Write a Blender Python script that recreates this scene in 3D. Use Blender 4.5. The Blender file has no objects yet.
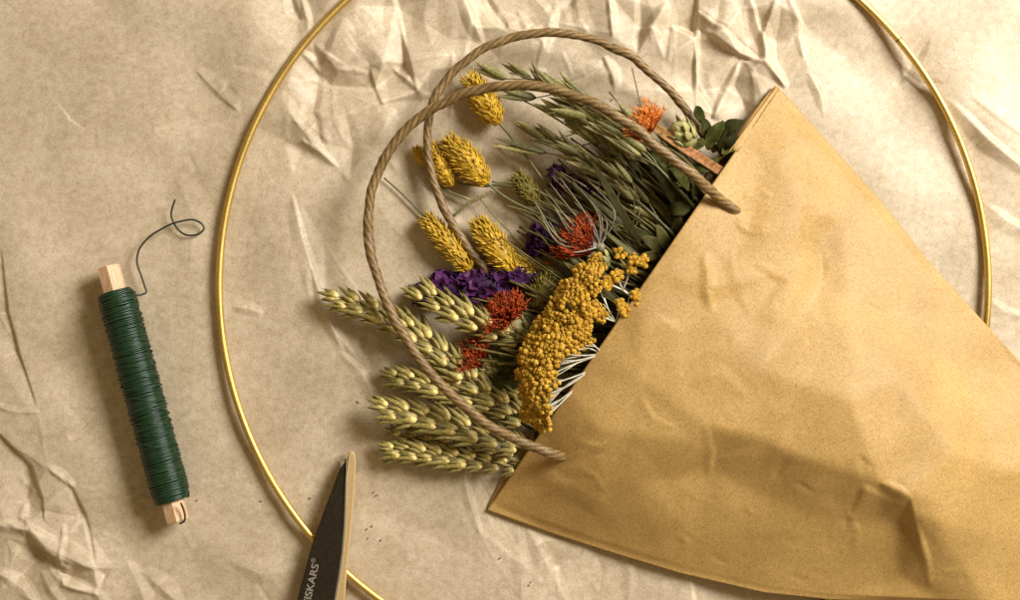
import bpy, math, random
import numpy as np
from mathutils import Vector, Matrix, noise as mnoise
from mathutils.geometry import delaunay_2d_cdt

random.seed(7)
S = 0.0005            # half a millimetre per unit; every length below is in these units
H = 1240.0            # camera height above the paper
R = random.uniform
scene = bpy.context.scene
COL = scene.collection
Z = Vector((0, 0, 1))


def P(px, py, h=0.0):
    """point on / above the paper for a place in the photograph, at height h"""
    f = (H - h) / H
    return Vector(((px - 510.0) * f, (300.0 - py) * f, h))


# ------------------------------------------------------------------ mesh helpers
class MB:
    def __init__(self):
        self.v, self.f, self.a, self.r = [], [], [], []

    def sweep(self, pts, w, t=None, up=Z, n=8, lobes=0, amp=0.0, twist=0.0, rnd=None, fold=0.0, along=None):
        """closed tube through pts; w = half widths, t = half thicknesses (list or number)"""
        m = len(pts)
        if not hasattr(w, '__len__'): w = [w] * m
        if t is None: t = w
        if not hasattr(t, '__len__'): t = [t] * m
        if rnd is None: rnd = random.random()
        base = len(self.v)
        up = Vector(up)
        for i, p in enumerate(pts):
            a = pts[max(i - 1, 0)]; b = pts[min(i + 1, m - 1)]
            T = (b - a)
            T = T.normalized() if T.length > 1e-9 else Vector((0, 1, 0))
            sd = up.cross(T)
            if sd.length < 1e-4: sd = Vector((1, 0, 0)).cross(T)
            sd.normalize(); nr = T.cross(sd)
            nr.normalize()
            for k in range(n):
                th = 2 * math.pi * k / n
                q = 1.0
                if lobes: q = 1 + amp * math.cos(lobes * (th - twist * i))
                c, s = math.cos(th), math.sin(th)
                d = sd * (w[i] * c * q) + nr * (t[i] * s * q + fold * w[i] * abs(c))
                self.v.append(p + d)
                self.a.append(i / (m - 1) if along is None else along[i]); self.r.append(rnd)
        for i in range(m - 1):
            for k in range(n):
                k2 = (k + 1) % n
                self.f.append((base + i * n + k, base + i * n + k2, base + (i + 1) * n + k2, base + (i + 1) * n + k))
        self.f.append(tuple(base + k for k in reversed(range(n))))
        self.f.append(tuple(base + (m - 1) * n + k for k in range(n)))

    def tear(self, o, d, up, L, w, t, n=8, rings=9, peak=0.35, bend=0.0, rnd=None, awn=0.0):
        """pointed husk / scale / petal starting at o, running along d"""
        d = Vector(d).normalized(); up = Vector(up)
        pts, ws, ts = [], [], []
        pk = peak / (1 - peak) * 0.9
        mx = (peak ** pk) * ((1 - peak) ** 0.9)
        for i in range(rings):
            s = i / (rings - 1)
            g = ((s + 0.004) ** pk) * ((1 - s + 0.004) ** 0.9) / mx
            pts.append(o + d * (L * s) + up * (bend * L * s * s))
            ws.append(max(w * g, 0.04 * w)); ts.append(max(t * g, 0.04 * t))
        if awn > 0:
            pts.append(pts[-1] + d * awn + up * (bend * awn)); ws.append(0.15); ts.append(0.15)
        self.sweep(pts, ws, ts, up=up, n=n, rnd=rnd)

    def faces(self, vs, fs, along=None, rnd=0.5):
        b = len(self.v)
        self.v += [Vector(x) for x in vs]
        self.a += list(along) if along is not None else [0.5] * len(vs)
        self.r += [rnd] * len(vs)
        self.f += [tuple(b + i for i in f) for f in fs]

    def blob(self, c, r, sc=(1, 1, 1), seg=10, rings=7, jit=0.0, rnd=None, rot=None):
        if rnd is None: rnd = random.random()
        vs, al = [], []
        for i in range(rings + 1):
            ph = math.pi * i / rings
            for k in range(seg):
                th = 2 * math.pi * k / seg
                q = Vector((math.sin(ph) * math.cos(th) * sc[0], math.sin(ph) * math.sin(th) * sc[1], math.cos(ph) * sc[2]))
                q *= r * (1 + R(-jit, jit))
                if rot: q = rot @ q
                vs.append(c + q); al.append(1 - i / rings)
        fs = []
        for i in range(rings):
            for k in range(seg):
                k2 = (k + 1) % seg
                fs.append((i * seg + k, (i + 1) * seg + k, (i + 1) * seg + k2, i * seg + k2))
        self.faces(vs, fs, al, rnd)

    def build(self, name, mat, parent=None, loc=None, smooth=True):
        """one mesh object; a child is expressed in its thing's own frame"""
        o0 = Vector((0, 0, 0))
        if loc is not None: o0 = Vector(loc)
        elif parent is not None: o0 = Vector(parent['_o'])
        me = bpy.data.meshes.new(name)
        me.from_pydata([(p - o0) * S for p in self.v], [], self.f)
        if smooth: me.polygons.foreach_set('use_smooth', [True] * len(me.polygons))
        for nm, dat in (('along', self.a), ('rnd', self.r)):
            at = me.attributes.new(nm, 'FLOAT', 'POINT'); at.data.foreach_set('value', dat)
        me.materials.append(mat); me.update()
        return link(name, me, parent, o0)


def link(name, me, parent=None, o0=Vector((0, 0, 0))):
    o = bpy.data.objects.new(name, me); COL.objects.link(o)
    if parent is not None: o.parent = parent
    else: o.location = o0 * S
    o['_o'] = tuple(o0)
    return o


def thing(name, label, cat, at, group=None):
    o = bpy.data.objects.new(name, None); COL.objects.link(o)
    o.location = Vector(at) * S; o['_o'] = tuple(at); o.empty_display_size = 0.004
    return tag(o, label, cat, group)


def tag(o, label, cat, group=None):
    o['label'] = label; o['category'] = cat
    if group: o['group'] = group
    return o


def place(src, parent, loc, d, up, sc=1.0, sx=None):
    """a copy of a part: its +Y along d, its +Z towards up"""
    c = src.copy(); COL.objects.link(c); c.parent = parent
    y = Vector(d).normalized(); x = y.cross(Vector(up)); x.normalize(); z = x.cross(y)
    m = Matrix((x, y, z)).transposed().to_4x4()
    m = m @ Matrix.Diagonal((sx or sc, sc, sx or sc, 1))
    m.translation = (Vector(loc) - Vector(parent['_o'])) * S
    c.matrix_basis = m
    return c


def spline(pts, step=5.0):
    """Catmull-Rom through 3-D points, resampled"""
    q = [Vector(p) for p in pts]
    q = [q[0] * 2 - q[1]] + q + [q[-1] * 2 - q[-2]]
    out = []
    for i in range(1, len(q) - 2):
        n = max(2, int((q[i + 1] - q[i]).length / step))
        for k in range(n):
            t = k / n
            a, b, c, d = q[i - 1], q[i], q[i + 1], q[i + 2]
            out.append(0.5 * ((2 * b) + (c - a) * t + (2 * a - 5 * b + 4 * c - d) * t * t + (3 * b - a - 3 * c + d) * t ** 3))
    out.append(q[-2].copy())
    return out


def tuck(x, y, h):
    """keep stems that run into the bag below its front panel"""
    if CLAMP and (x - 487) * 0.822 + (y - 510) * 0.569 > -7:
        b = float(bag_z(np.array([float(x)]), np.array([float(y)]))[0])
        h = min(h, max(5.5, 0.42 * b))
    return x, y, h


CLAMP = False


def pix(*pts, step=5.0):
    return spline([P(*tuck(*p)) for p in pts], step)


def at_len(path, s):
    """point and tangent at fraction s of a path"""
    L = [0]
    for a, b in zip(path, path[1:]): L.append(L[-1] + (b - a).length)
    x = s * L[-1]
    for i in range(len(path) - 1):
        if L[i + 1] >= x or i == len(path) - 2:
            f = (x - L[i]) / max(L[i + 1] - L[i], 1e-6)
            return path[i].lerp(path[i + 1], f), (path[i + 1] - path[i]).normalized(), L[-1]


# ------------------------------------------------------------------ materials
class NT:
    def __init__(self, name):
        self.m = bpy.data.materials.new(name); self.m.use_nodes = True
        self.t = self.m.node_tree; self.t.nodes.clear()
        self.out = self.n('ShaderNodeOutputMaterial'); self.b = self.n('ShaderNodeBsdfPrincipled')
        self.l(self.b.outputs[0], self.out.inputs[0])

    def n(self, ty, **kw):
        x = self.t.nodes.new(ty)
        for k, v in kw.items(): setattr(x, k, v)
        return x

    def l(self, a, b): self.t.links.new(a, b)

    def coord(self, kind='Object'):
        return self.n('ShaderNodeTexCoord').outputs[kind]

    def noise(self, vec, scale, detail=3, rough=0.6):
        x = self.n('ShaderNodeTexNoise'); x.inputs['Scale'].default_value = scale
        x.inputs['Detail'].default_value = detail; x.inputs['Roughness'].default_value = rough
        self.l(vec, x.inputs['Vector']); return x.outputs['Fac']

    def ramp(self, fac, stops):
        x = self.n('ShaderNodeValToRGB'); e = x.color_ramp.elements
        while len(e) < len(stops): e.new(0.5)
        for el, (p, c) in zip(e, stops): el.position = p; el.color = (*c, 1)
        self.l(fac, x.inputs['Fac']); return x.outputs['Color']

    def mix(self, a, b, fac, mode='MIX'):
        x = self.n('ShaderNodeMix', data_type='RGBA', blend_type=mode)
        for sock, v in ((x.inputs[0], fac), (x.inputs[6], a), (x.inputs[7], b)):
            if hasattr(v, 'default_value') or hasattr(v, 'is_linked'): self.l(v, sock)
            elif isinstance(v, tuple): sock.default_value = (*v, 1)
            else: sock.default_value = v
        return x.outputs[2]

    def math(self, op, a, b=None, c=None):
        x = self.n('ShaderNodeMath', operation=op)
        for i, v in enumerate((a, b, c)):
            if v is None: continue
            if isinstance(v, (int, float)): x.inputs[i].default_value = v
            else: self.l(v, x.inputs[i])
        return x.outputs[0]

    def attr(self, nm):
        return self.n('ShaderNodeAttribute', attribute_name=nm).outputs['Fac']

    def bump(self, h, strength, dist=0.0003):
        x = self.n('ShaderNodeBump'); x.inputs['Strength'].default_value = strength
        x.inputs['Distance'].default_value = dist; self.l(h, x.inputs['Height'])
        self.l(x.outputs[0], self.b.inputs['Normal'])

    def set(self, col=None, rough=0.6, metal=0.0, spec=0.5, **kw):
        b = self.b
        if col is not None:
            if isinstance(col, tuple): b.inputs['Base Color'].default_value = (*col, 1)
            else: self.l(col, b.inputs['Base Color'])
        if isinstance(rough, (int, float)): b.inputs['Roughness'].default_value = rough
        else: self.l(rough, b.inputs['Roughness'])
        b.inputs['Metallic'].default_value = metal; b.inputs['Specular IOR Level'].default_value = spec
        for k, v in kw.items(): b.inputs[k].default_value = v
        return self.m


def paper_mat(name, base, dark, light, rough, spec, speck=0.45, fw=0.42, fb=0.6, mid_s=430, mott=0.5):
    t = NT(name); c = t.coord('Object')
    big = t.noise(c, 26, 3, 0.6); mid = t.noise(c, mid_s, 6, 0.7); fine = t.noise(c, 1500, 3, 0.65)
    st = t.n('ShaderNodeMapping'); st.inputs['Scale'].default_value = (1, 0.42, 1); st.inputs['Rotation'].default_value = (0, 0, 0.5)
    t.l(c, st.inputs['Vector']); fib = t.noise(st.outputs[0], 2300, 2, 0.5)
    col = t.ramp(mid, [(0.5 - 0.2 / mott * 0.5, dark), (0.5, base), (0.5 + 0.2 / mott * 0.5, light)])
    col = t.mix(col, t.ramp(fine, [(0.3, tuple(x * 0.72 for x in dark)), (0.62, light)]), fw)
    col = t.mix(col, t.ramp(fib, [(0.33, (0.5, 0.48, 0.45)), (0.5, (1, 1, 1)), (0.7, (1.15, 1.15, 1.15))]), fb, 'MULTIPLY')
    col = t.mix(col, t.ramp(big, [(0.32, (0.82, 0.79, 0.74)), (0.7, (1.06, 1.06, 1.08))]), 0.85, 'MULTIPLY')
    v = t.n('ShaderNodeTexVoronoi'); v.inputs['Scale'].default_value = 150; t.l(c, v.inputs['Vector'])
    sp = t.math('LESS_THAN', v.outputs['Distance'], 0.055)
    gate = t.math('GREATER_THAN', t.noise(c, 60, 1), 0.56)
    col = t.mix(col, tuple(x * 0.35 for x in dark), t.math('MULTIPLY', t.math('MULTIPLY', sp, gate), speck))
    col = t.mix(col, tuple(min(1, x * 1.35) for x in light), t.math('MULTIPLY', t.attr('wear_highlight'), 0.22))      # bright fold highlights painted in, together with scuffed wear
    t.bump(t.math('ADD', t.math('MULTIPLY', fine, 0.5), t.math('MULTIPLY', mid, 0.8)), 0.35, 0.00022)
    return t.set(col, rough, 0, spec)


def plant_mat(name, stops, var=0.35, rough=0.6, spec=0.35, nscale=700, streak=0.35, sub=0.0, hue=None, oi_on=True):
    """colour along the organ, per-piece variation, fine streaks"""
    t = NT(name)
    col = t.ramp(t.attr('along'), stops)
    c = t.coord('Object')
    nz = t.noise(c, nscale, 3, 0.6)
    col = t.mix(col, t.ramp(nz, [(0.3, (1 - streak,) * 3), (0.7, (1 + streak * 0.6,) * 3)]), 1.0, 'MULTIPLY')
    oi = t.n('ShaderNodeObjectInfo').outputs['Random']
    r = t.math('FRACT', t.math('ADD', t.attr('rnd'), oi)) if oi_on else t.math('ADD', t.attr('rnd'), t.math('MULTIPLY', oi, 0.08))
    col = t.mix(col, t.ramp(r, [(0.0, (1 - var,) * 3), (1.0, (1 + var * 0.7,) * 3)]), 1.0, 'MULTIPLY')
    if hue: col = t.mix(col, hue, t.math('MULTIPLY', t.math('FRACT', t.math('MULTIPLY', r, 7.31)), 0.55))
    t.bump(nz, 0.3, 0.0003)
    return t.set(col, rough, 0, spec)


M = {}
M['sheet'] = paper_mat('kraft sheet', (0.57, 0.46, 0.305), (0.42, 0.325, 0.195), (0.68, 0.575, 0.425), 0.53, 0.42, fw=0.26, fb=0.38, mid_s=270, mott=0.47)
M['bag'] = paper_mat('golden kraft', (0.490, 0.300, 0.090), (0.41, 0.238, 0.062), (0.56, 0.365, 0.13), 0.55, 0.35, speck=0.6, mott=0.42)
M['rope'] = plant_mat('twisted paper cord', [(0, (0.36, 0.24, 0.11)), (1, (0.36, 0.24, 0.11))], 0.1, 0.5, 0.5, 900, 0.3)


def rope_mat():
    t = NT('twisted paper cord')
    g = t.attr('rnd')       # strand height baked with the geometry; groove shade and crest highlights painted in
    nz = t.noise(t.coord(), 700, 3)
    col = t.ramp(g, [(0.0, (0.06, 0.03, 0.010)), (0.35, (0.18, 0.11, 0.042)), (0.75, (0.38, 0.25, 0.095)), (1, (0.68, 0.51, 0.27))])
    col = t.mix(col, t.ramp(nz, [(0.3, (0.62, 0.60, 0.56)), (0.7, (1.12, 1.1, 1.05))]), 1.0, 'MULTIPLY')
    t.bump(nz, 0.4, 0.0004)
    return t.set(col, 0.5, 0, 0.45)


M['rope'] = rope_mat()


def brass_mat():
    t = NT('brushed brass'); c = t.coord()
    nz = t.noise(c, 900, 3); big = t.noise(c, 25, 2)
    col = t.ramp(nz, [(0.3, (0.62, 0.42, 0.10)), (0.7, (0.80, 0.58, 0.19))])
    rg = t.ramp(big, [(0.3, (0.36,) * 3), (0.7, (0.55,) * 3)])
    return t.set(col, rg, 1.0, 0.5)


M['brass'] = brass_mat()
M['seam'] = NT('dark seam').set((0.05, 0.035, 0.012), 0.7)


def wood_mat():
    t = NT('pale beech wood')
    mp = t.n('ShaderNodeMapping'); mp.inputs['Rotation'].default_value = (0, 0, math.radians(-14.7)); mp.inputs['Scale'].default_value = (1400, 130, 1400)
    t.l(t.coord(), mp.inputs[0]); g = t.noise(mp.outputs[0], 1.0, 4)
    col = t.ramp(g, [(0.25, (0.50, 0.28, 0.13)), (0.5, (0.70, 0.45, 0.25)), (0.75, (0.80, 0.58, 0.37))])
    t.bump(g, 0.3, 0.0002)
    return t.set(col, 0.55, 0, 0.35)


M['wood'] = wood_mat()


def wire_mat():
    t = NT('green lacquered wire'); nz = t.noise(t.coord(), 260, 3)
    col = t.ramp(nz, [(0.3, (0.007, 0.026, 0.009)), (0.7, (0.012, 0.044, 0.015))])
    return t.set(col, 0.38, 0, 0.5)


M['wire'] = wire_mat()
M['wire_dull'] = NT('dark annealed wire end').set((0.022, 0.030, 0.016), 0.5, 0.2)


def blade_mat():
    t = NT('black coated steel'); c = t.coord()
    nz = t.noise(c, 420, 4, 0.7)
    mp = t.n('ShaderNodeMapping'); mp.inputs['Rotation'].default_value = (0, 0, math.radians(-20)); mp.inputs['Scale'].default_value = (60, 2200, 60)
    t.l(c, mp.inputs[0]); sc = t.noise(mp.outputs[0], 1.0, 2)
    col = t.ramp(nz, [(0.3, (0.014, 0.010, 0.005)), (0.75, (0.026, 0.019, 0.010))])
    col = t.mix(col, (0.10, 0.08, 0.05), t.math('MULTIPLY', t.math('GREATER_THAN', sc, 0.70), 0.25))
    t.bump(nz, 0.15, 0.0002)
    return t.set(col, t.ramp(nz, [(0.3, (0.30,) * 3), (0.7, (0.42,) * 3)]), 0.0, 0.35)


M['blade'] = blade_mat()


def steel_mat():
    t = NT('satin steel'); c = t.coord(); nz = t.noise(c, 500, 3)
    col = t.ramp(nz, [(0.3, (0.72, 0.52, 0.25)), (0.7, (0.84, 0.63, 0.33))])
    t.bump(nz, 0.08, 0.0002)
    return t.set(col, 0.42, 0.6, 0.5)


M['steel'] = steel_mat()
M['edge'] = NT('bare ground edge').set((0.34, 0.31, 0.25), 0.42, 0.8)
M['ink'] = NT('pale printed lettering').set((0.27, 0.235, 0.18), 0.6)
M['handle'] = NT('black rubber grip').set((0.02, 0.02, 0.02), 0.55)

M['wheat'] = plant_mat('wheat husk', [(0, (0.76, 0.62, 0.27)), (0.22, (0.64, 0.50, 0.17)), (0.42, (0.31, 0.245, 0.065)), (0.8, (0.25, 0.20, 0.052)), (1, (0.46, 0.37, 0.14))], 0.5, 0.5, 0.35, 900, 0.35, oi_on=False)
M['straw'] = plant_mat('straw', [(0, (0.36, 0.29, 0.10)), (1, (0.33, 0.28, 0.10))], 0.3, 0.5, 0.4)
M['oat'] = plant_mat('oat husk', [(0, (0.15, 0.135, 0.035)), (0.5, (0.24, 0.215, 0.075)), (1, (0.36, 0.30, 0.13))], 0.55, 0.5, 0.35, 800, 0.45)
M['oatstem'] = plant_mat('oat stem', [(0, (0.15, 0.14, 0.045)), (1, (0.25, 0.22, 0.085))], 0.4, 0.45, 0.5)
M['yellow'] = plant_mat('yellow dyed bristles', [(0, (0.36, 0.18, 0.008)), (0.5, (0.60, 0.365, 0.02)), (1, (0.80, 0.57, 0.075))], 0.4, 0.55, 0.35)
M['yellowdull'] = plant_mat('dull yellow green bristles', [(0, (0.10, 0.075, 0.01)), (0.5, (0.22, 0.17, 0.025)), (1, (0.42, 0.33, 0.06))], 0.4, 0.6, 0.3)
M['orange'] = plant_mat('orange thread petals', [(0, (0.40, 0.06, 0.005)), (0.6, (0.66, 0.16, 0.015)), (1, (0.80, 0.28, 0.05))], 0.35, 0.6, 0.25)
M['red'] = plant_mat('deep orange red petals', [(0, (0.13, 0.010, 0.003)), (0.6, (0.31, 0.024, 0.006)), (1, (0.46, 0.075, 0.014))], 0.4, 0.6, 0.25)
M['purple'] = plant_mat('purple papery petals', [(0, (0.013, 0.004, 0.022)), (0.6, (0.030, 0.008, 0.052)), (1, (0.055, 0.015, 0.09))], 0.5, 0.6, 0.25, 500, 0.3, hue=(0.13, 0.02, 0.10))
M['gold'] = plant_mat('golden button buds', [(0, (0.74, 0.60, 0.24)), (0.45, (0.76, 0.50, 0.075)), (1, (0.66, 0.355, 0.028))], 0.35, 0.75, 0.2, 1700, 0.6, hue=(0.30, 0.14, 0.010))
M['whitestem'] = plant_mat('woolly white stalk', [(0, (0.62, 0.57, 0.42)), (1, (0.68, 0.63, 0.48))], 0.2, 0.7, 0.2)
M['ray'] = plant_mat('grey dry rays', [(0, (0.34, 0.31, 0.24)), (1, (0.22, 0.19, 0.10))], 0.3, 0.6, 0.3)
M['leaf'] = plant_mat('dark dried leaf', [(0, (0.055, 0.052, 0.010)), (1, (0.038, 0.042, 0.008))], 0.5, 0.7, 0.08, 350, 0.5)
M['olive'] = plant_mat('olive blade', [(0, (0.055, 0.050, 0.010)), (0.6, (0.105, 0.09, 0.020)), (1, (0.17, 0.135, 0.040))], 0.55, 0.6, 0.25, 350, 0.4)
M['bract'] = plant_mat('pale green bracts', [(0, (0.20, 0.19, 0.06)), (0.6, (0.36, 0.33, 0.12)), (1, (0.44, 0.38, 0.15))], 0.3, 0.5, 0.4, 400, 0.3)
M['tan'] = plant_mat('reddish tan strip', [(0, (0.33, 0.20, 0.055)), (0.35, (0.42, 0.19, 0.07)), (1, (0.34, 0.15, 0.05))], 0.15, 0.65, 0.2, 420, 0.6)
M['crumb'] = NT('brown plant crumb').set((0.20, 0.13, 0.055), 0.7)


# ------------------------------------------------------------------ crumpled paper
def facets(pts, gx, gy, edges=None):
    """piecewise flat height field: Delaunay of (x, y, h), sampled on the grid gx * gy"""
    uniq = {}
    for x, y, h in pts: uniq[(round(x, 2), round(y, 2))] = h
    keys = list(uniq.keys())
    vs, es, fs, ov, oe, of = delaunay_2d_cdt([Vector(k) for k in keys], [], [], 0, 1e-5)
    hh = [uniq[keys[o[0]]] if o else 0.0 for o in ov]
    if edges is not None: edges += [(tuple(vs[a]), tuple(vs[b])) for a, b in es]
    out = np.zeros((len(gy), len(gx)), dtype=np.float64)
    for f in fs:
        (x0, y0), (x1, y1), (x2, y2) = (vs[i] for i in f)
        i0, i1 = np.searchsorted(gx, (min(x0, x1, x2) - 1e-3, max(x0, x1, x2) + 1e-3))
        j0, j1 = np.searchsorted(gy, (min(y0, y1, y2) - 1e-3, max(y0, y1, y2) + 1e-3))
        if i1 <= i0 or j1 <= j0: continue
        X, Y = np.meshgrid(gx[i0:i1], gy[j0:j1])
        den = (y1 - y2) * (x0 - x2) + (x2 - x1) * (y0 - y2)
        if abs(den) < 1e-9: continue
        a = ((y1 - y2) * (X - x2) + (x2 - x1) * (Y - y2)) / den
        b = ((y2 - y0) * (X - x2) + (x0 - x2) * (Y - y2)) / den
        c = 1 - a - b
        ok = (a > -1e-4) & (b > -1e-4) & (c > -1e-4)
        z = a * hh[f[0]] + b * hh[f[1]] + c * hh[f[2]]
        sub = out[j0:j1, i0:i1]; sub[ok] = z[ok]
    return out


def blur(a, k):
    for _ in range(k):
        b = np.pad(a, 1, mode='edge')
        a = (b[1:-1, :-2] + 2 * b[1:-1, 1:-1] + b[1:-1, 2:]) / 4
        b = np.pad(a, 1, mode='edge')
        a = (b[:-2, 1:-1] + 2 * b[1:-1, 1:-1] + b[2:, 1:-1]) / 4
    return a


def stroke(h, gx, gy, pts, amp, wl, wr, taper=True, dart=False):
    """crease: a tent along a polyline, falling off over wl on its left and wr on its right (as drawn in the photo)"""
    w = max(wl, wr)
    xs = [p[0] for p in pts]; ys = [p[1] for p in pts]
    i0, i1 = np.searchsorted(gx, (min(xs) - w, max(xs) + w)); j0, j1 = np.searchsorted(gy, (min(ys) - w, max(ys) + w))
    if i1 <= i0 or j1 <= j0: return
    X, Y = np.meshgrid(gx[i0:i1], gy[j0:j1])
    best = np.full(X.shape, 1e9); val = np.zeros(X.shape)
    tot = sum(math.dist(a, b) for a, b in zip(pts, pts[1:])); run = 0
    for (ax, ay), (bx, by) in zip(pts, pts[1:]):
        L = math.dist((ax, ay), (bx, by))
        t = np.clip(((X - ax) * (bx - ax) + (Y - ay) * (by - ay)) / L ** 2, 0, 1)
        dx = X - (ax + t * (bx - ax)); dy = Y - (ay + t * (by - ay))
        d = np.hypot(dx, dy); sgn = (bx - ax) * dy - (by - ay) * dx
        ww = np.where(sgn < 0, wl, wr)
        s = (run + t * L) / tot
        tp = np.minimum(1, 5 * np.minimum(s, 1 - s) + 0.15) if taper else 1.0
        if dart:
            tp = np.sqrt(np.clip(4 * s * (1 - s), 0, 1)) * 0.9 + 0.1; ww = ww * tp; tp = tp * (0.8 + 0.2 * np.sin(s * 9 + ax))
        v = amp * tp * np.maximum(0, 1 - d / ww)
        m = d < best
        best = np.where(m, d, best); val = np.where(m, v, val)
        run += L
    h[j0:j1, i0:i1] += val


def grid_mesh(name, Pts, mat, parent=None, uvflip=False):
    """Pts: (rows, cols, 3) in units"""
    o0 = np.array(parent['_o']) if parent is not None else np.zeros(3)
    r, c, _ = Pts.shape
    me = bpy.data.meshes.new(name)
    me.vertices.add(r * c); me.vertices.foreach_set('co', ((Pts - o0) * S).reshape(-1).astype(np.float32))
    idx = np.arange(r * c).reshape(r, c)
    q = np.stack([idx[:-1, :-1], idx[1:, :-1], idx[1:, 1:], idx[:-1, 1:]], -1).reshape(-1, 4)
    n = len(q)
    me.loops.add(n * 4); me.loops.foreach_set('vertex_index', q.reshape(-1).astype(np.int32))
    me.polygons.add(n); me.polygons.foreach_set('loop_start', (np.arange(n) * 4).astype(np.int32))
    me.update(calc_edges=True); me.validate()
    me.polygons.foreach_set('use_smooth', [True] * n)
    me.materials.append(mat)
    return link(name, me, parent, Vector(o0))


def axis(lo, a, b, hi, fine, k):
    mid = np.arange(a, b, fine)
    return np.concatenate([np.linspace(lo, a, k, endpoint=False), mid, np.linspace(b, hi, k)])


def smooth_mask(X, Y, blobs):
    m = np.zeros(X.shape)
    for cx, cy, rx, ry, a in blobs:
        m = np.maximum(m, a * np.exp(-(((X - cx) / rx) ** 2 + ((Y - cy) / ry) ** 2) ** 1.5))
    return m


gx = axis(-420, -30, 1050, 1440, 1.5, 60)
gy = axis(-380, -30, 640, 980, 1.5, 55)
GX, GY = np.meshgrid(gx, gy)

# strongly crumpled zone: junctions read from the photograph, (x, y, height)
J = [(-30, -30, 0), (150, -25, 2), (245, 8, 5), (262, 30, 7), (290, 52, 4), (200, 60, -1), (300, 18, -3), (312, 40, 3), (318, 70, -4), (330, 22, 4), (343, 24, 6),
     (350, 8, 7), (352, 12, 8), (385, 62, 7), (375, 88, -3), (370, 66, 2), (395, 6, -5), (405, 62, -4), (410, 60, 3), (396, -20, 4), (418, 92, 4), (430, 70, 3), (425, 100, -2),
     (375, 105, 5), (340, 72, 2), (318, 72, -5), (305, 108, 2), (335, 120, 6), (460, -5, 5), (474, 28, 3), (482, 42, -3), (486, 0, -4), (506, 28, 5), (520, 18, -1), (530, 34, 4), (500, 60, 0), (450, 40, 1),
     (550, 20, 3), (570, 5, -2), (590, 30, 1), (607, -5, 5), (611, 34, 6), (614, 60, -2), (605, 90, 3), (600, 60, -3), (637, 55, 1), (640, 30, -1), (662, 12, 8), (650, 28, 6), (668, 0, 4), (670, 25, 0), (690, -20, 9), (694, 40, 9), (694, 106, 8), (699, 40, -3), (699, 90, -3), (664, 60, 3), (655, 90, 2),
     (697, 12, 4), (725, 32, 8), (762, 63, 9), (702, 29, -3), (738, 55, 0), (745, 40, -2), (740, 10, 2), (763, 58, 3), (773, 4, 8), (776, 40, -3), (768, 22, -1), (785, 86, 0), (778, 60, -4), (741, 61, -3), (715, 114, 0), (757, 100, 2), (750, 72, 5), (735, 85, -5), (745, 100, -7), (784, -4, 6), (797, 20, 7), (803, 54, 2), (805, 25, -2), (792, 40, 0), (820, 100, 3), (812, 78, 5), (850, 60, -1), (860, 20, 2), (900, 110, -3),
     (290, 112, 5), (294, 176, 4), (284, 140, -1), (312, 142, 5), (300, 150, -2), (335, 166, 3), (330, 85, -4), (350, 150, 0), (360, 190, 4), (400, 150, 1), (345, 230, -1), (302, 205, 5), (308, 242, 5), (322, 240, -2), (340, 345, 4), (325, 310, 0), (362, 300, 0), (440, 130, 3), (480, 150, 0), (430, 260, 0),
     (0, 260, 4), (8, 312, 5), (14, 345, 2), (35, 402, 3), (50, 330, -2), (-25, 330, 1), (0, 405, 1), (30, 412, 2), (0, 436, 4), (14, 444, 4), (30, 468, 2), (40, 484, 5), (42, 510, 4), (25, 500, 0), (0, 498, 3), (5, 520, 4), (28, 528, 6), (32, 522, 2), (24, 536, 2), (52, 468, 5), (72, 484, 4), (52, 552, 5), (80, 520, -1), (97, 566, 6), (75, 562, 5), (70, 578, -4), (40, 556, -6), (62, 572, 4), (67, 582, 5), (100, 590, 4), (105, 575, -3), (115, 567, 1), (20, 575, -2), (0, 585, 3), (40, 600, 3), (128, 620, 2), (62, 540, 2), (140, 560, 0), (150, 600, -1),
     (465, 478, 2), (478, 530, 3), (500, 520, -1), (540, 545, 3), (535, 575, 3), (556, 567, -2), (580, 552, 3), (570, 566, 0), (600, 560, 0), (630, 560, 2), (628, 580, -2), (690, 578, 4), (694, 600, 3), (700, 585, -3), (760, 600, -3), (520, 600, 1), (660, 610, 1), (560, 600, 2), (440, 560, 0), (450, 590, 1),
     (950, 104, 5), (985, 140, 6), (1022, 172, 5), (970, 150, -2), (930, 85, 2), (905, 72, -2), (915, 85, -3), (940, 80, 0), (1000, 215, 4), (960, 235, 2), (1015, 250, 0), (1000, 310, 2), (975, 200, 0), (905, 255, 3), (935, 285, -2), (880, 180, 2), (1000, 40, 2), (940, 30, 0), (1040, 100, 0), (850, 130, 0)]
have = np.array([(x, y) for x, y, _ in J])
extra = []
for _ in range(1500):
    x, y = R(-420, 1440), R(-380, 980)
    dmin = np.min(np.hypot(have[:, 0] - x, have[:, 1] - y))
    if dmin < 46: continue
    have = np.vstack([have, (x, y)])
    a = 2.0 if (x > 240 and y < 130) or x < 60 or y > 560 else 1.2
    extra.append((x, y, R(-a, a)))
corners = [(x, y, 0) for x in (-421, 1441) for y in (-381, 981)]
warp = lambda A, B, q, f, sd_: q * (np.sin(A / f + sd_) * np.cos(B / (f * 0.77) + 2 * sd_) + 0.5 * np.sin((A + B) / (f * 0.41) + 3 * sd_) + 0.35 * np.sin((A - 1.7 * B) / (f * 0.19) + sd_))
EDGES = []
F = facets(J + extra + corners, gx, gy, EDGES)
crisp = 0.9 * (0.85 * F + 0.15 * blur(F, 2)) + 0.1 * blur(F, 12); soft = blur(F, 60); vsoft = blur(soft, 240)
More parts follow.
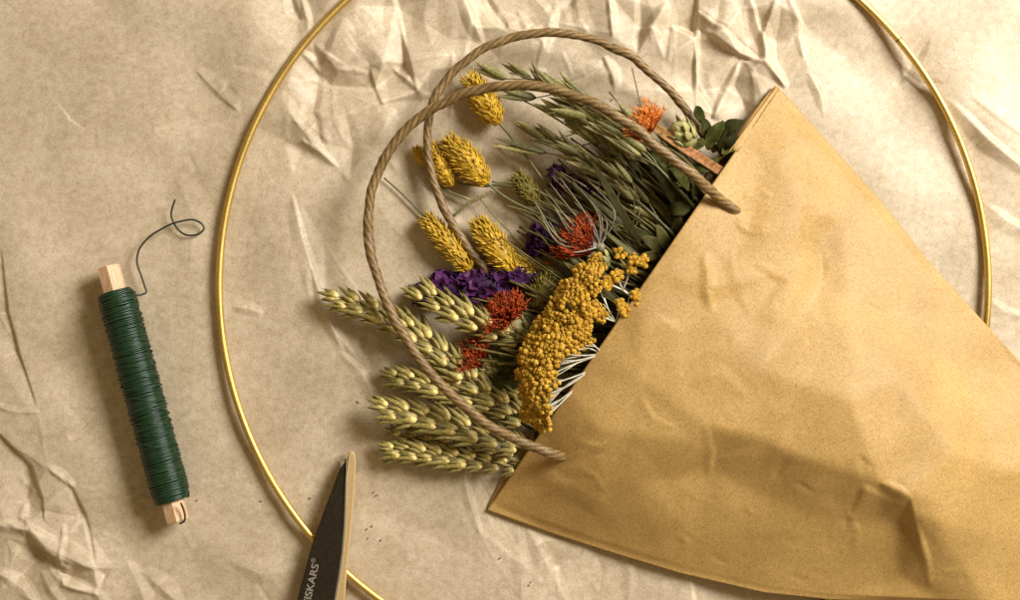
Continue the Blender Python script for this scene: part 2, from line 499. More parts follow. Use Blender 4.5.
m = smooth_mask(GX, GY, [(400, 60, 140, 95, 1.0), (560, 30, 130, 70, 0.75), (720, 50, 105, 85, 1.0), (310, 150, 60, 70, 0.8), (40, 530, 95, 95, 1.0), (0, 330, 40, 90, 0.5), (560, 565, 120, 40, 0.7), (325, 300, 35, 80, 0.5), (985, 140, 55, 40, 0.35), (640, -60, 520, 60, 1), (-90, 500, 110, 160, 1)])
hs = m * 1.85 * (0.85 * crisp + 0.15 * soft) + (1 - m) * vsoft * 3.2
# second, finer wrinkling of the crumpled zones
fine_pts = [(R(-60, 1080), R(-60, 660), R(-1.1, 1.1)) for _ in range(1500)] + corners
F2 = blur(facets(fine_pts, gx, gy), 2)
F3 = blur(facets([(R(-420, 1440), R(-380, 980), R(-1, 1)) for _ in range(420)] + corners, gx, gy), 45)
hs += (0.14 + 0.55 * m) * F2 + 3.2 * F3
# folds read from the photograph: long, sharp, running out to a point at both ends
FOLDS = [([(351, 9), (368, 36), (386, 63)], -5, 16, 22), ([(392, -8), (399, 30), (406, 63)], 5.5, 5, 15), ([(345, 20), (330, 55), (317, 74)], 4.5, 22, 8), ([(318, 70), (313, 110), (322, 142)], -3, 8, 12), ([(340, 70), (355, 71), (368, 73)], 2, 4, 5),
         ([(371, 69), (376, 88), (384, 106)], 3.5, 10, 3), ([(392, 67), (408, 80), (422, 94)], 4, 7, 5), ([(404, 63), (425, 58), (448, 55)], 1.8, 4, 6), ([(418, 92), (430, 96), (446, 98)], 1.6, 3, 5), ([(300, -8), (308, 20), (312, 50)], 4, 5, 12), ([(288, -8), (293, 8), (300, 20)], -3, 5, 8),
         ([(302, 53), (312, 60), (319, 72)], 3.5, 5, 5), ([(303, 141), (320, 152), (338, 167)], 2.8, 4, 6), ([(462, -8), (473, 22), (483, 44)], 4.5, 6, 11), ([(482, -8), (496, 14), (508, 30)], -4.5, 6, 9), ([(518, 10), (528, 28), (541, 41)], 2.8, 6, 7), ([(607, -8), (610, 15), (612, 38)], 3.5, 7, 3),
         ([(638, -8), (641, 28), (637, 56)], -3.5, 12, 6), ([(666, 4), (652, 30), (636, 58)], 6, 13, 10), ([(695, -40), (694, 40), (694, 112)], -5.5, 3, 20), ([(701, 27), (732, 50), (765, 66)], 6, 10, 3), ([(696, 10), (728, 33), (760, 58)], -2.5, 5, 4), ([(773, 2), (763, 38), (765, 62), (786, 88)], 7, 13, 5),
         ([(742, 58), (728, 88), (713, 118)], 7, 26, 6), ([(743, 62), (750, 80), (760, 104)], -3, 6, 12), ([(784, -8), (797, 20), (804, 58)], 3.2, 4, 7), ([(604, 56), (612, 72), (615, 92)], 3.5, 9, 4), ([(556, 82), (585, 72), (604, 60)], 2.4, 8, 5), ([(560, 8), (556, 30), (548, 52)], -2.5, 10, 12),
         ([(670, 0), (672, 30), (668, 62)], 2.2, 6, 10), ([(720, -8), (716, 20), (708, 40)], -2.2, 8, 8), ([(744, 8), (742, 30), (748, 52)], 2, 6, 8), ([(430, -8), (424, 20), (432, 44)], 2.6, 12, 14), ([(575, -8), (580, 20), (592, 40)], 2.2, 10, 8), ([(530, -8), (545, 8), (556, 30)], 2.5, 6, 12),
         ([(3, 250), (8, 312), (16, 352), (37, 406)], -4.5, 3, 18), ([(-6, 404), (18, 411), (40, 411)], 2, 4, 6), ([(-6, 428), (30, 466), (42, 498), (44, 518)], -5.5, 3, 30), ([(26, 518), (50, 545), (98, 567)], 6.5, 14, 9), ([(67, 476), (82, 515), (98, 567)], -3.5, 4, 18), ([(-6, 520), (14, 527), (30, 528)], 3.2, 6, 8),
         ([(66, 570), (66, 583), (100, 593)], 4, 8, 5), ([(50, 466), (62, 474), (76, 487)], 2.5, 6, 5), ([(-6, 568), (24, 588), (42, 608)], 3.5, 9, 8), ([(96, 588), (106, 604), (112, 625)], 2.8, 8, 10), ([(26, 500), (22, 515), (30, 530)], 2.2, 5, 6), ([(48, 552), (58, 566), (70, 578)], -4, 7, 7), ([(10, 540), (36, 556), (62, 560)], -3, 8, 10),
         ([(128, 562), (140, 585), (150, 612)], 2.4, 10, 12), ([(294, 196), (304, 240), (322, 300), (344, 352)], 3.2, 4, 14), ([(318, 296), (335, 330), (356, 356)], 2.4, 4, 8), ([(340, 350), (362, 372), (388, 424)], 1.8, 5, 9), ([(464, 474), (470, 500), (481, 534)], 2.4, 5, 8), ([(478, 478), (490, 500), (494, 522)], -1.8, 5, 6),
         ([(555, 568), (570, 560), (583, 550)], -3.4, 3, 8), ([(528, 528), (545, 560), (568, 604)], 3, 9, 12), ([(690, 566), (692, 588), (695, 618)], 4, 3, 16), ([(627, 556), (631, 575), (630, 604)], 2.2, 6, 9), ([(526, 548), (545, 540), (566, 541)], 1.8, 5, 6), ([(596, 556), (602, 570), (600, 590)], -1.6, 6, 8),
         ([(946, 100), (985, 140), (1030, 178)], 5, 6, 12), ([(904, 68), (922, 84), (942, 84)], -2.4, 8, 8), ([(983, 204), (1005, 222), (1034, 236)], 3.2, 7, 12), ([(900, 248), (930, 285), (948, 324)], 3.6, 14, 10), ([(992, 300), (1005, 312), (1024, 316)], 2.4, 6, 9), ([(808, 72), (820, 95), (824, 116)], 2.4, 5, 8),
         ([(156, 130), (195, 115), (236, 92)], -2.5, 20, 22), ([(60, 160), (70, 120), (110, 90)], 1.6, 24, 20), ([(175, 175), (195, 220), (190, 270)], 2.2, 22, 26), ([(395, 110), (372, 150), (345, 182)], 3.0, 12, 16), ([(345, 110), (352, 145), (350, 178)], -2.2, 10, 9), ([(330, 470), (300, 500), (262, 512)], 1.6, 14, 18), ([(230, 560), (262, 574), (300, 570)], 1.8, 14, 12)]
random.seed(321); T0 = np.zeros_like(hs)
for pts, a, wl, wr in FOLDS: stroke(T0, gx, gy, pts, a * 1.25, wl, wr, dart=True)
for _ in range(900):
    x, y = R(-60, 1080), R(-70, 660); zz = m[min(np.searchsorted(gy, y), len(gy) - 1), min(np.searchsorted(gx, x), len(gx) - 1)]
    if random.random() > 0.02 + 0.17 * zz: continue
    a_ = random.choice((1.0, 1.3, 1.9, 2.4, 0.5)) + R(-.35, .35); L = R(22, 75)
    p0 = (x - L / 2 * math.cos(a_), y - L / 2 * math.sin(a_)); p1 = (x + L / 2 * math.cos(a_), y + L / 2 * math.sin(a_))
    stroke(T0, gx, gy, [p0, (x + R(-3, 3), y + R(-3, 3)), p1], R(1.2, 4.0) * random.choice((1, 1, -1)), R(3, 14), R(3, 14), dart=True)
hs += T0
# many thin folds: along the facet edges, and short stray ones branching between them
random.seed(123); T1 = np.zeros_like(hs)
def zone(x, y):
    return m[min(np.searchsorted(gy, y), len(gy) - 1), min(np.searchsorted(gx, x), len(gx) - 1)]
def wavy(a, b, k=4):
    L = math.dist(a, b); nx_, ny_ = -(b[1] - a[1]) / L, (b[0] - a[0]) / L
    return [(a[0] + (b[0] - a[0]) * i / k + nx_ * (R(-.035, .035) * L if 0 < i < k else 0), a[1] + (b[1] - a[1]) * i / k + ny_ * (R(-.035, .035) * L if 0 < i < k else 0)) for i in range(k + 1)]
for a, b in EDGES:
    c = ((a[0] + b[0]) / 2, (a[1] + b[1]) / 2); zz = zone(*c); L = math.dist(a, b)
    if L < 8 or L > 110 or random.random() > 0.08 + 0.5 * zz: continue
    stroke(T1, gx, gy, wavy(a, b), (0.3 + 0.6 * random.random()) * (0.3 + zz) * random.choice((1, 1, -0.7)), R(2, 7), R(2, 7))
for _ in range(420):
    x, y = R(-20, 1040), R(-20, 630); zz = zone(x, y)
    if random.random() > 0.05 + 0.55 * zz: continue
    a_ = R(0, math.pi); L = R(8, 34)
    stroke(T1, gx, gy, wavy((x, y), (x + L * math.cos(a_), y + L * math.sin(a_))), R(0.4, 1.1) * random.choice((1, -0.7)), R(2, 5), R(2, 6))
hs += T1
# lie flat where the heavy things press on it
press = smooth_mask(GX, GY, [(760, 420, 330, 230, 0.85), (560, 300, 120, 130, 0.8), (142, 390, 45, 135, 0.8)])
hs = hs * (1 - press) - 2.5
ringd = np.abs(np.hypot(GX - 603.5, GY - 286.5) - 384)
lim = 2.5 + 17.0 * (1 - np.exp(-(ringd / 16) ** 2))
zg = np.where(hs > 0, lim * np.tanh(hs / lim), hs)
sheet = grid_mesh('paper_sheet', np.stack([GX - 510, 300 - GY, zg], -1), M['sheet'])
sheet['kind'] = 'structure'
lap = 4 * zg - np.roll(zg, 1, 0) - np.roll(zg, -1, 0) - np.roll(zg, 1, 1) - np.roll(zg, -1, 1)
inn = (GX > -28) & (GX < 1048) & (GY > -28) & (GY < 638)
wear_highlight = np.where(inn, np.clip(np.abs(lap) * 1.6 - 0.12, 0, 1), 0)  # sharp folds lightened: painted highlights plus crease wear
at_ = sheet.data.attributes.new('wear_highlight', 'FLOAT', 'POINT'); at_.data.foreach_set('value', wear_highlight.reshape(-1).astype(np.float32))


def ground(px, py):
    return float(zg[min(np.searchsorted(gy, py), len(gy) - 1), min(np.searchsorted(gx, px), len(gx) - 1)])


# table under the sheet
t = NT('pale table top'); nz = t.noise(t.coord(), 40, 4)
tm = t.set(t.ramp(nz, [(0.3, (0.30, 0.22, 0.14)), (0.7, (0.40, 0.30, 0.20))]), 0.5)
mb = MB(); mb.faces([(-1500, -1200, -26), (1500, -1200, -26), (1500, 1200, -26), (-1500, 1200, -26)], [(0, 1, 2, 3)])
tb = mb.build('table_top', tm, smooth=False); tb['kind'] = 'structure'

# ------------------------------------------------------------------ brass hoop
hoop = thing('brass_hoop', 'large thin brass ring lying on the crumpled paper and passing under the bag', 'hoop', P(604, 285, 5))
mb = MB(); n = 260; m_ = 10
ctr = P(603.5, 286.5, 6.5); RR = 382.4
ring = []
for i in range(n):
    a = 2 * math.pi * i / n
    ring.append(ctr + Vector((RR * math.cos(a), RR * math.sin(a), 0.8 * math.sin(3 * a + 1))))
for i in range(n):
    a = 2 * math.pi * i / n; rad = Vector((math.cos(a), math.sin(a), 0))
    for k in range(m_):
        th = 2 * math.pi * k / m_
        mb.v.append(ring[i] + rad * (3.6 * math.cos(th)) + Z * (3.6 * math.sin(th))); mb.a.append(0.5); mb.r.append(0.5)
for i in range(n):
    for k in range(m_):
        i2, k2 = (i + 1) % n, (k + 1) % m_
        mb.f.append((i * m_ + k, i2 * m_ + k, i2 * m_ + k2, i * m_ + k2))
mb.build('ring', M['brass'], hoop)
mb = MB()
a0 = math.atan2(286.5 - 38, 901 - 603.5)
mb.sweep([ctr + Vector((RR * math.cos(a0 + d), RR * math.sin(a0 + d), 0)) for d in (-0.0016, 0.0016)], 3.75, n=12)
mb.build('joint', M['seam'], hoop)

# ------------------------------------------------------------------ spool of wire
a0, a1 = P(108.5, 266, 19), P(178.5, 521, 19)
ax = (a1 - a0).normalized(); sd = Z.cross(ax).normalized()
spool = thing('wire_spool', 'wooden stick wound with dark green florist wire, loose wire end at the top', 'wire spool', P(143, 393, 0))
mb = MB(); L = (a1 - a0).length
prof = [(0, 10.2), (0.8, 11.6), (L - 0.8, 11.6), (L, 10.2)]
vs, fs = [], []
for s, r in prof:
    for k in range(6):
        th = math.radians(60 * k + 22)
        vs.append(a0 + ax * s + sd * (r * math.cos(th)) + Z * (r * math.sin(th)))
for i in range(3):
    for k in range(6): fs.append((i * 6 + k, i * 6 + (k + 1) % 6, (i + 1) * 6 + (k + 1) % 6, (i + 1) * 6 + k))
fs.append(tuple(reversed(range(6)))); fs.append(tuple(18 + k for k in range(6)))
mb.faces(vs, fs); mb.build('stick', M['wood'], spool, smooth=False)


def coil(turns, s0, s1, rbase, wr, seed, wob):
    pts = []; N = turns * 16
    for i in range(N + 1):
        u = i / N; th = 2 * math.pi * turns * u
        s = s0 + (s1 - s0) * u + wob * mnoise.noise(Vector((u * 60, seed, 0)))
        endf = min(1, u * turns / 5, (1 - u) * turns / 5)
        r = rbase * (0.90 + 0.10 * endf) + 0.9 * mnoise.noise(Vector((u * turns * 0.35, seed + 5, 0))) + 0.8 * mnoise.noise(Vector((u * 6, seed + 9, 0)))
        r *= 1 - 0.05 * math.cos(6 * th)          # soft flats over the six-sided stick
        pts.append(a0 + ax * s + sd * (r * math.cos(th)) + Z * (r * math.sin(th) * 0.98))
    return pts


mb = MB()
mb.sweep([a0 + ax * s for s in np.linspace(27, 239, 12)], 15.6, n=18)
pts = coil(128, 26, 240, 16.8, 1.12, 1.0, 1.1); mb.sweep(pts, 0.98, n=5)
pts = coil(52, 30, 236, 17.7, 1.1, 4.0, 7.0); mb.sweep(pts, 0.95, n=5)
pts = coil(17, 232, 34, 18.2, 1.1, 14.0, 9.0); mb.sweep(pts, 0.95, n=5)
pts = coil(9, 28, 50, 17.9, 1.1, 7.0, 1.5); mb.sweep(pts, 1.1, n=5)
pts = coil(12, 205, 238, 17.8, 1.1, 8.0, 1.5); mb.sweep(pts, 1.1, n=5)
mb.build('wire_winding', M['wire'], spool)
mb = MB()
tail = [(127, 293, 30), (135, 295.4, 16), (143, 294.2, 11), (146.3, 292, 10), (145, 287, 9), (141.4, 276, 9), (137, 262.4, 9), (139.6, 248.7, 9), (149.6, 236.8, 8), (162.5, 228.5, 8), (174.4, 223, 9), (191.8, 219.7, 7),
        (201.9, 224, 6), (203.7, 229.4, 5), (197.3, 234.5, 5), (186.3, 235, 5), (178, 229.4, 5), (172.5, 220, 5), (171.3, 212, 7), (175, 199.5, 11)]
mb.sweep(pix(*tail, step=2), 0.95, n=6); mb.build('loose_wire', M['wire_dull'], spool)
mb = MB(); mb.sweep(pix((181, 503, 36), (183.5, 509, 32.5), (185, 516, 31.5), (184.2, 521, 30), (180, 523.5, 24), step=2), 1.0, n=6)
mb.build('wire_tail', M['wire_dull'], spool)

# ------------------------------------------------------------------ pruning scissors
sci = thing('pruning_scissors', 'black bladed pruning scissors with a pale steel jaw lying across the hoop', 'scissors', P(322, 600, 0))


def slab(outline, z0, z1, bev=1.2):
    """thick blade from an outline in the photo, top edge chamfered"""
    mb = MB()
    n = len(outline); c = sum((Vector(p) for p in outline), Vector((0, 0))) / n
    rings = [(z0, 0), (z1 - bev, 0), (z1, bev)]
    vs = []
    for z, ins in rings:
        for i in range(n):
            p = Vector(outline[i]); a = Vector(outline[i - 1]); b = Vector(outline[(i + 1) % n])
            tn = (b - a).normalized(); nr = Vector((-tn.y, tn.x))
            if nr.dot(c - p) < 0: nr = -nr
            vs.append(P(*(p + nr * ins), z))
    fs = []
    for r in range(2):
        for i in range(n):
            j = (i + 1) % n; fs.append((r * n + i, r * n + j, (r + 1) * n + j, (r + 1) * n + i))
    fs.append(tuple(2 * n + i for i in range(n))); fs.append(tuple(reversed(range(n))))
    mb.faces(vs, fs); return mb


blade = [(346, 458.5), (344.5, 462), (340, 469), (333.5, 486), (326.7, 504), (320, 522), (313, 541), (305, 570), (297, 601), (288, 640), (282, 690), (286, 735), (318, 735), (322, 690), (326, 640), (334.2, 603), (338.8, 577), (342.4, 552), (344.6, 525), (345.5, 500), (346.2, 478)]
b = slab(blade, 13, 18).build('blade', M['blade'], sci, smooth=False)
e = slab([(347.0, 460), (346.6, 478), (346.2, 500), (345.3, 525), (343.2, 552), (339.8, 577), (335.2, 603), (333.4, 603), (338.2, 577), (341.8, 552), (344.0, 525), (345.0, 500), (345.8, 478)], 13.5, 18.3, 0.3).build('cutting_edge', M['edge'], b, smooth=False)
jaw = [(348.2, 452.0), (350.5, 450.6), (353, 451.3), (355, 454.5), (356, 461), (355.5, 476), (354.2, 496), (352.3, 520), (349.5, 548), (346.7, 573), (345, 600), (340, 650), (332, 700), (318, 730), (300, 730), (318, 690), (326, 640), (335, 602), (340.5, 576), (343.5, 552), (345.2, 520), (346.2, 490), (346.6, 462)]
slab(jaw, 8, 15.5, 1.6).build('jaw', M['steel'], sci, smooth=False)
mb = MB(); mb.blob(P(303, 705, 18), 11, (1, 1, 0.35), 16, 8); mb.build('pivot_screw', M['steel'], sci)
for path in ([(298, 725, 14), (270, 780, 16), (240, 850, 16), (236, 900, 16), (262, 915, 16), (286, 880, 16), (300, 800, 16), (306, 730, 14)],
             [(312, 725, 12), (338, 780, 14), (366, 850, 14), (372, 900, 14), (346, 915, 14), (322, 880, 14), (316, 800, 14), (310, 730, 12)]):
    mb = MB(); mb.sweep(pix(*path, step=8), 7, n=10); mb.build('handle', M['handle'], sci)
cu = bpy.data.curves.new('lettering', 'FONT'); cu.body = 'FISKARS'; cu.size = 10.0 * S; cu.extrude = 0.12 * S; cu.offset = 0.12 * S; cu.space_character = 0.98
tmp = bpy.data.objects.new('tmp', cu); COL.objects.link(tmp)
bpy.context.view_layer.update()
me = bpy.data.meshes.new_from_object(tmp.evaluated_get(bpy.context.evaluated_depsgraph_get()))
bpy.data.objects.remove(tmp)
for v in me.vertices: v.co.x *= 1.18
wid = max(v.co.x for v in me.vertices)
p_end = P(320.0, 559.5, 18.3); p_dir = (P(320.0, 559.5, 18.3) - P(310.8, 600, 18.3)).normalized()
up2 = Vector((-p_dir.y, p_dir.x, 0))
cu = bpy.data.curves.new('mark', 'FONT'); cu.body = '\u00ae'; cu.size = 6.0 * S; cu.extrude = 0.12 * S
tmp = bpy.data.objects.new('tmp', cu); COL.objects.link(tmp); bpy.context.view_layer.update()
me2 = bpy.data.meshes.new_from_object(tmp.evaluated_get(bpy.context.evaluated_depsgraph_get())); bpy.data.objects.remove(tmp)
me2.transform(Matrix.Translation((wid + 0.8 * S, 4.2 * S, 0)))
n1 = len(me.vertices)
vv_ = [v.co.copy() for v in me.vertices] + [v.co.copy() for v in me2.vertices]
ff_ = [tuple(p.vertices) for p in me.polygons] + [tuple(n1 + i for i in p.vertices) for p in me2.polygons]
me = bpy.data.meshes.new('lettering'); me.from_pydata(vv_, [], ff_); me.update()
wid = max(v.co.x for v in me.vertices)
me.transform(Matrix(((p_dir.x, up2.x, 0, 0), (p_dir.y, up2.y, 0, 0), (0, 0, 1, 0), (0, 0, 0, 1))))
off = p_end * S - (p_dir * wid) - Vector(sci['_o']) * S
me.transform(Matrix.Translation(off)); me.materials.clear(); me.materials.append(M['ink'])
lt = link('lettering', me, b, Vector(sci['_o']))

# ------------------------------------------------------------------ paper bag
bag = thing('paper_bag', 'golden brown kraft paper bag lying open on its side, full of dried flowers', 'paper bag', P(800, 400, 0))
LOW = [(487, 510), (560, 536), (620, 555), (680, 573), (763, 592), (830, 599), (985, 604), (1180, 640)]
UPP = [(779, 88), (880, 201), (927, 260), (987, 326), (1022, 364), (1230, 585)]


def poly_at(poly, s):
    L = [0]
    for a, b in zip(poly, poly[1:]): L.append(L[-1] + math.dist(a, b))
    x = s * L[-1]
    xs = np.array([p[0] for p in poly], float); ys = np.array([p[1] for p in poly], float)
    return np.interp(x, L, xs), np.interp(x, L, ys)


bx = np.arange(470, 1250, 2.0); by = np.arange(70, 660, 2.0)
BJ = [(487, 510, 4), (520, 462, 22), (550, 419, 46), (570, 390, 58), (600, 347, 70), (650, 275, 72), (700, 203, 56), (740, 145, 32), (779, 88, 7), (765, 108, 16), (760, 118, 20),
      (560, 536, 4), (620, 555, 5), (680, 573, 5), (763, 592, 5), (830, 599, 6), (985, 604, 22), (952, 592, 24), (1180, 640, 8),
      (880, 201, 6), (927, 260, 6), (987, 326, 6), (1022, 364, 6), (1230, 585, 8), (830, 145, 6), (1120, 470, 8),
      (540, 490, 26), (600, 500, 34), (640, 480, 46), (620, 520, 24), (690, 440, 66), (706, 424, 71), (760, 438, 70), (800, 455, 70), (845, 470, 71), (880, 481, 74), (912, 497, 78), (916, 512, 70), (922, 545, 48), (929, 583, 24), (936, 596, 18),
      (715, 470, 44), (730, 510, 34), (770, 500, 38), (830, 520, 40), (880, 535, 40), (903, 520, 46), (897, 552, 28), (882, 520, 46), (940, 522, 66), (944, 548, 50), (760, 560, 16), (840, 570, 18), (900, 575, 18), (690, 530, 24), (740, 545, 20), 
      (940, 500, 70), (960, 560, 40), (1000, 540, 36), (950, 450, 66), (1000, 470, 46), (1040, 540, 26), (1100, 560, 18),
      (700, 320, 64), (760, 370, 68), (850, 400, 74), (720, 260, 56), (760, 190, 40), (790, 150, 24), (800, 205, 35), (818, 230, 26), (822, 285, 36), (850, 300, 38), (888, 318, 30), (795, 270, 46), (840, 220, 22), (705, 250, 58), (710, 305, 62), (716, 285, 64), (900, 380, 58), (940, 390, 42), (960, 370, 26), (850, 340, 54), (640, 380, 70), (600, 430, 66), (570, 460, 48), (640, 330, 76)]
Bf = facets(BJ + [(400, 0, 0), (1300, 0, 0), (400, 700, 0), (1300, 700, 0)], bx, by)
Bf = Bf * (0.86 + 0.14 * np.clip((np.meshgrid(bx, by)[0] * 0.82 + np.meshgrid(bx, by)[1] * 0.57 - 690) / 90, 0, 1))
Bs = 0.40 * blur(Bf, 9) + 0.25 * blur(Bf, 40) + 0.35 * blur(Bf, 3)
Bn = blur(facets([(R(460, 1260), R(60, 670), R(-1, 1)) for _ in range(230)] + [(400, 0, 0), (1300, 0, 0), (400, 700, 0), (1300, 700, 0)], bx, by), 10)
Bn2 = blur(facets([(R(460, 1260), R(60, 670), R(-1, 1)) for _ in range(60)] + [(400, 0, 0), (1300, 0, 0), (400, 700, 0), (1300, 700, 0)], bx, by), 40)
for pts, a, wl, wr in [([(703, 255), (712, 285), (708, 312)], 2.0, 5, 12), ([(838, 517), (850, 521), (862, 522)], -0.9, 5, 10), ([(745, 140), (765, 150), (790, 150)], 1.4, 6, 10), ([(560, 470), (590, 468), (605, 455)], 1.5, 8, 10), ([(690, 385), (720, 372), (745, 395)], 1.6, 10, 14), ([(735, 215), (748, 225), (770, 226)], 1.6, 8, 10)]:
    stroke(Bn, bx, by, pts, a * 0.6, wl, wr, dart=True)
random.seed(8); Bc = np.zeros_like(Bs)
for pts, a, wl, wr in [([(706, 252), (709, 270), (707, 290), (714, 312)], 1.6, 3, 9), ([(735, 222), (750, 232), (775, 230)], 1.0, 3, 7), ([(742, 196), (760, 190), (772, 196)], 0.9, 3, 8), ([(575, 440), (600, 446), (622, 436)], 0.9, 3, 8),
                       ([(580, 468), (596, 476), (606, 492)], 0.8, 3, 6), ([(640, 395), (652, 418), (676, 428)], 0.8, 4, 8), ([(706, 424), (712, 452), (708, 478)], 1.4, 4, 9), ([(912, 497), (914, 520), (927, 560), (931, 586)], 2.6, 5, 9),
                       ([(880, 482), (900, 490), (912, 497)], 1.6, 5, 8), ([(846, 505), (858, 530), (856, 556)], 0.8, 4, 8), ([(820, 285), (822, 268), (815, 240)], -1.2, 6, 6), ([(860, 300), (890, 318), (905, 322)], -0.9, 4, 6), ([(930, 586), (945, 572), (958, 566)], 1.1, 4, 6)]:
    stroke(Bc, bx, by, pts, a * 1.2, wl, wr, dart=True)
Bc += 1.0 * blur(facets([(R(470, 1250), R(70, 660), R(-1.5, 1.5)) for _ in range(210)] + [(400, 0, 0), (1300, 0, 0), (400, 700, 0), (1300, 700, 0)], bx, by), 1)
for _ in range(60):
    x, y, a_, L = R(560, 1020), R(130, 590), R(0, math.pi), R(8, 30)
    stroke(Bc, bx, by, [(x, y), (x + L * .5 * math.cos(a_) + R(-2, 2), y + L * .5 * math.sin(a_) + R(-2, 2)), (x + L * math.cos(a_), y + L * math.sin(a_))], R(0.3, 0.8) * random.choice((1, -1)), R(3, 7), R(3, 7), dart=True)
Bs = Bs + 1.5 * Bn + 3.0 * Bn2 + 1.15 * Bc


def bag_z(px, py):
    px = np.clip(px, bx[0], bx[-1] - 1e-3); py = np.clip(py, by[0], by[-1] - 1e-3)
    i = np.clip(((px - bx[0]) / 2.0).astype(int), 0, len(bx) - 2); j = np.clip(((py - by[0]) / 2.0).astype(int), 0, len(by) - 2)
    fx = (px - bx[i]) / 2.0; fy = (py - by[j]) / 2.0
    return (Bs[j, i] * (1 - fx) * (1 - fy) + Bs[j, i + 1] * fx * (1 - fy) + Bs[j + 1, i] * (1 - fx) * fy + Bs[j + 1, i + 1] * fx * fy)


U = np.linspace(0, 1, 280); Vv = np.linspace(0, 1, 360)
lx, ly = poly_at(LOW, Vv); ux, uy = poly_at(UPP, Vv)
# the mouth edge is very slightly bowed
PX = lx[:, None] * (1 - U) + ux[:, None] * U; PY = ly[:, None] * (1 - U) + uy[:, None] * U
PZ = bag_z(PX, PY)
edge = np.minimum(1, np.minimum(U, 1 - U) / 0.022)[None, :] ** 0.75
lift = 10.5 * np.clip((Vv - 0.12) / 0.25, 0, 1)[:, None] ** 1.5
PZ = 4.0 + lift + np.maximum((PZ - 4.0) * (1 - lift / 90.0), 0.6) * edge
fpx = (H - PZ) / H
pts3 = np.stack([(PX - 510) * fpx, (300 - PY) * fpx, PZ], -1)
fp = grid_mesh('front_panel', pts3, M['bag'], bag)
so = fp.modifiers.new('thickness', 'SOLIDIFY'); so.thickness = 0.7 * S; so.offset = 1
# back panel, lying on the sheet; its mouth edge shows beside the front one
bow = 9.0 * np.sin(np.pi * U) ** 0.8 + 5.0 * np.exp(-((U - 0.85) / 0.1) ** 2) + 4.0 * np.exp(-((U - 0.1) / 0.07) ** 2)
fall = np.maximum(0, 1 - Vv / 0.3)
BXp = PX - (bow[None, :] * fall[:, None]) * 0.82; BYp = PY - (bow[None, :] * fall[:, None]) * 0.57
BZp = 2.6 + 0.8 * np.sin(U * 9)[None, :] * np.sin(np.pi * U)[None, :] + 0 * BXp
BZp += 5.0 * np.exp(-((U - 0.9) / 0.07) ** 2)[None, :] * fall[:, None]
BZp += 10.3 * np.clip((Vv - 0.12) / 0.25, 0, 1)[:, None] ** 1.5
f2 = (H - BZp) / H
bp = grid_mesh('back_panel', np.stack([(BXp - 510) * f2, (300 - BYp) * f2, BZp], -1)[::3, ::2], M['bag'], bag)
so = bp.modifiers.new('thickness', 'SOLIDIFY'); so.thickness = 0.7 * S; so.offset = 1
# folded lip of the side gusset next to the upper corner
rows = []
for s in np.linspace(0, 1, 14):
    a_ = Vector((779, 88)).lerp(Vector((738, 152)), s); b_ = Vector((774, 85)).lerp(Vector((730, 150)), s)
    za = 9 + 26 * s; w_ = 0.35 + 0.65 * math.sin(math.pi * (0.12 + 0.80 * s)) ** 0.6
    b2 = a_.lerp(b_, w_ * 1.18)
    rows.append([P(*a_.lerp(b2, k / 5), za - 5.0 + 0.4 * math.sin(math.pi * k / 5)) for k in range(6)])
g = np.array([[tuple(p) for p in r] for r in rows])
gs = grid_mesh('gusset_fold', g, M['bag'], bag)
so = gs.modifiers.new('thickness', 'SOLIDIFY'); so.thickness = 0.7 * S; so.offset = 0
rows = []
for s in np.linspace(0, 1, 14):      # inner side wall going down from the fold to the back panel
    a_ = Vector((777, 87)).lerp(Vector((729, 152)), s); b_ = Vector((768, 92)).lerp(Vector((712, 168)), s)
    za = 8 + 26 * s
    rows.append([P(*a_.lerp(b_, k / 5), za * (1 - k / 5) + 4.2 * (k / 5)) for k in range(6)])
g = np.array([[tuple(p) for p in r] for r in rows])
gs = grid_mesh('gusset', g, M['bag'], bag)
so = gs.modifiers.new('thickness', 'SOLIDIFY'); so.thickness = 0.7 * S; so.offset = 0


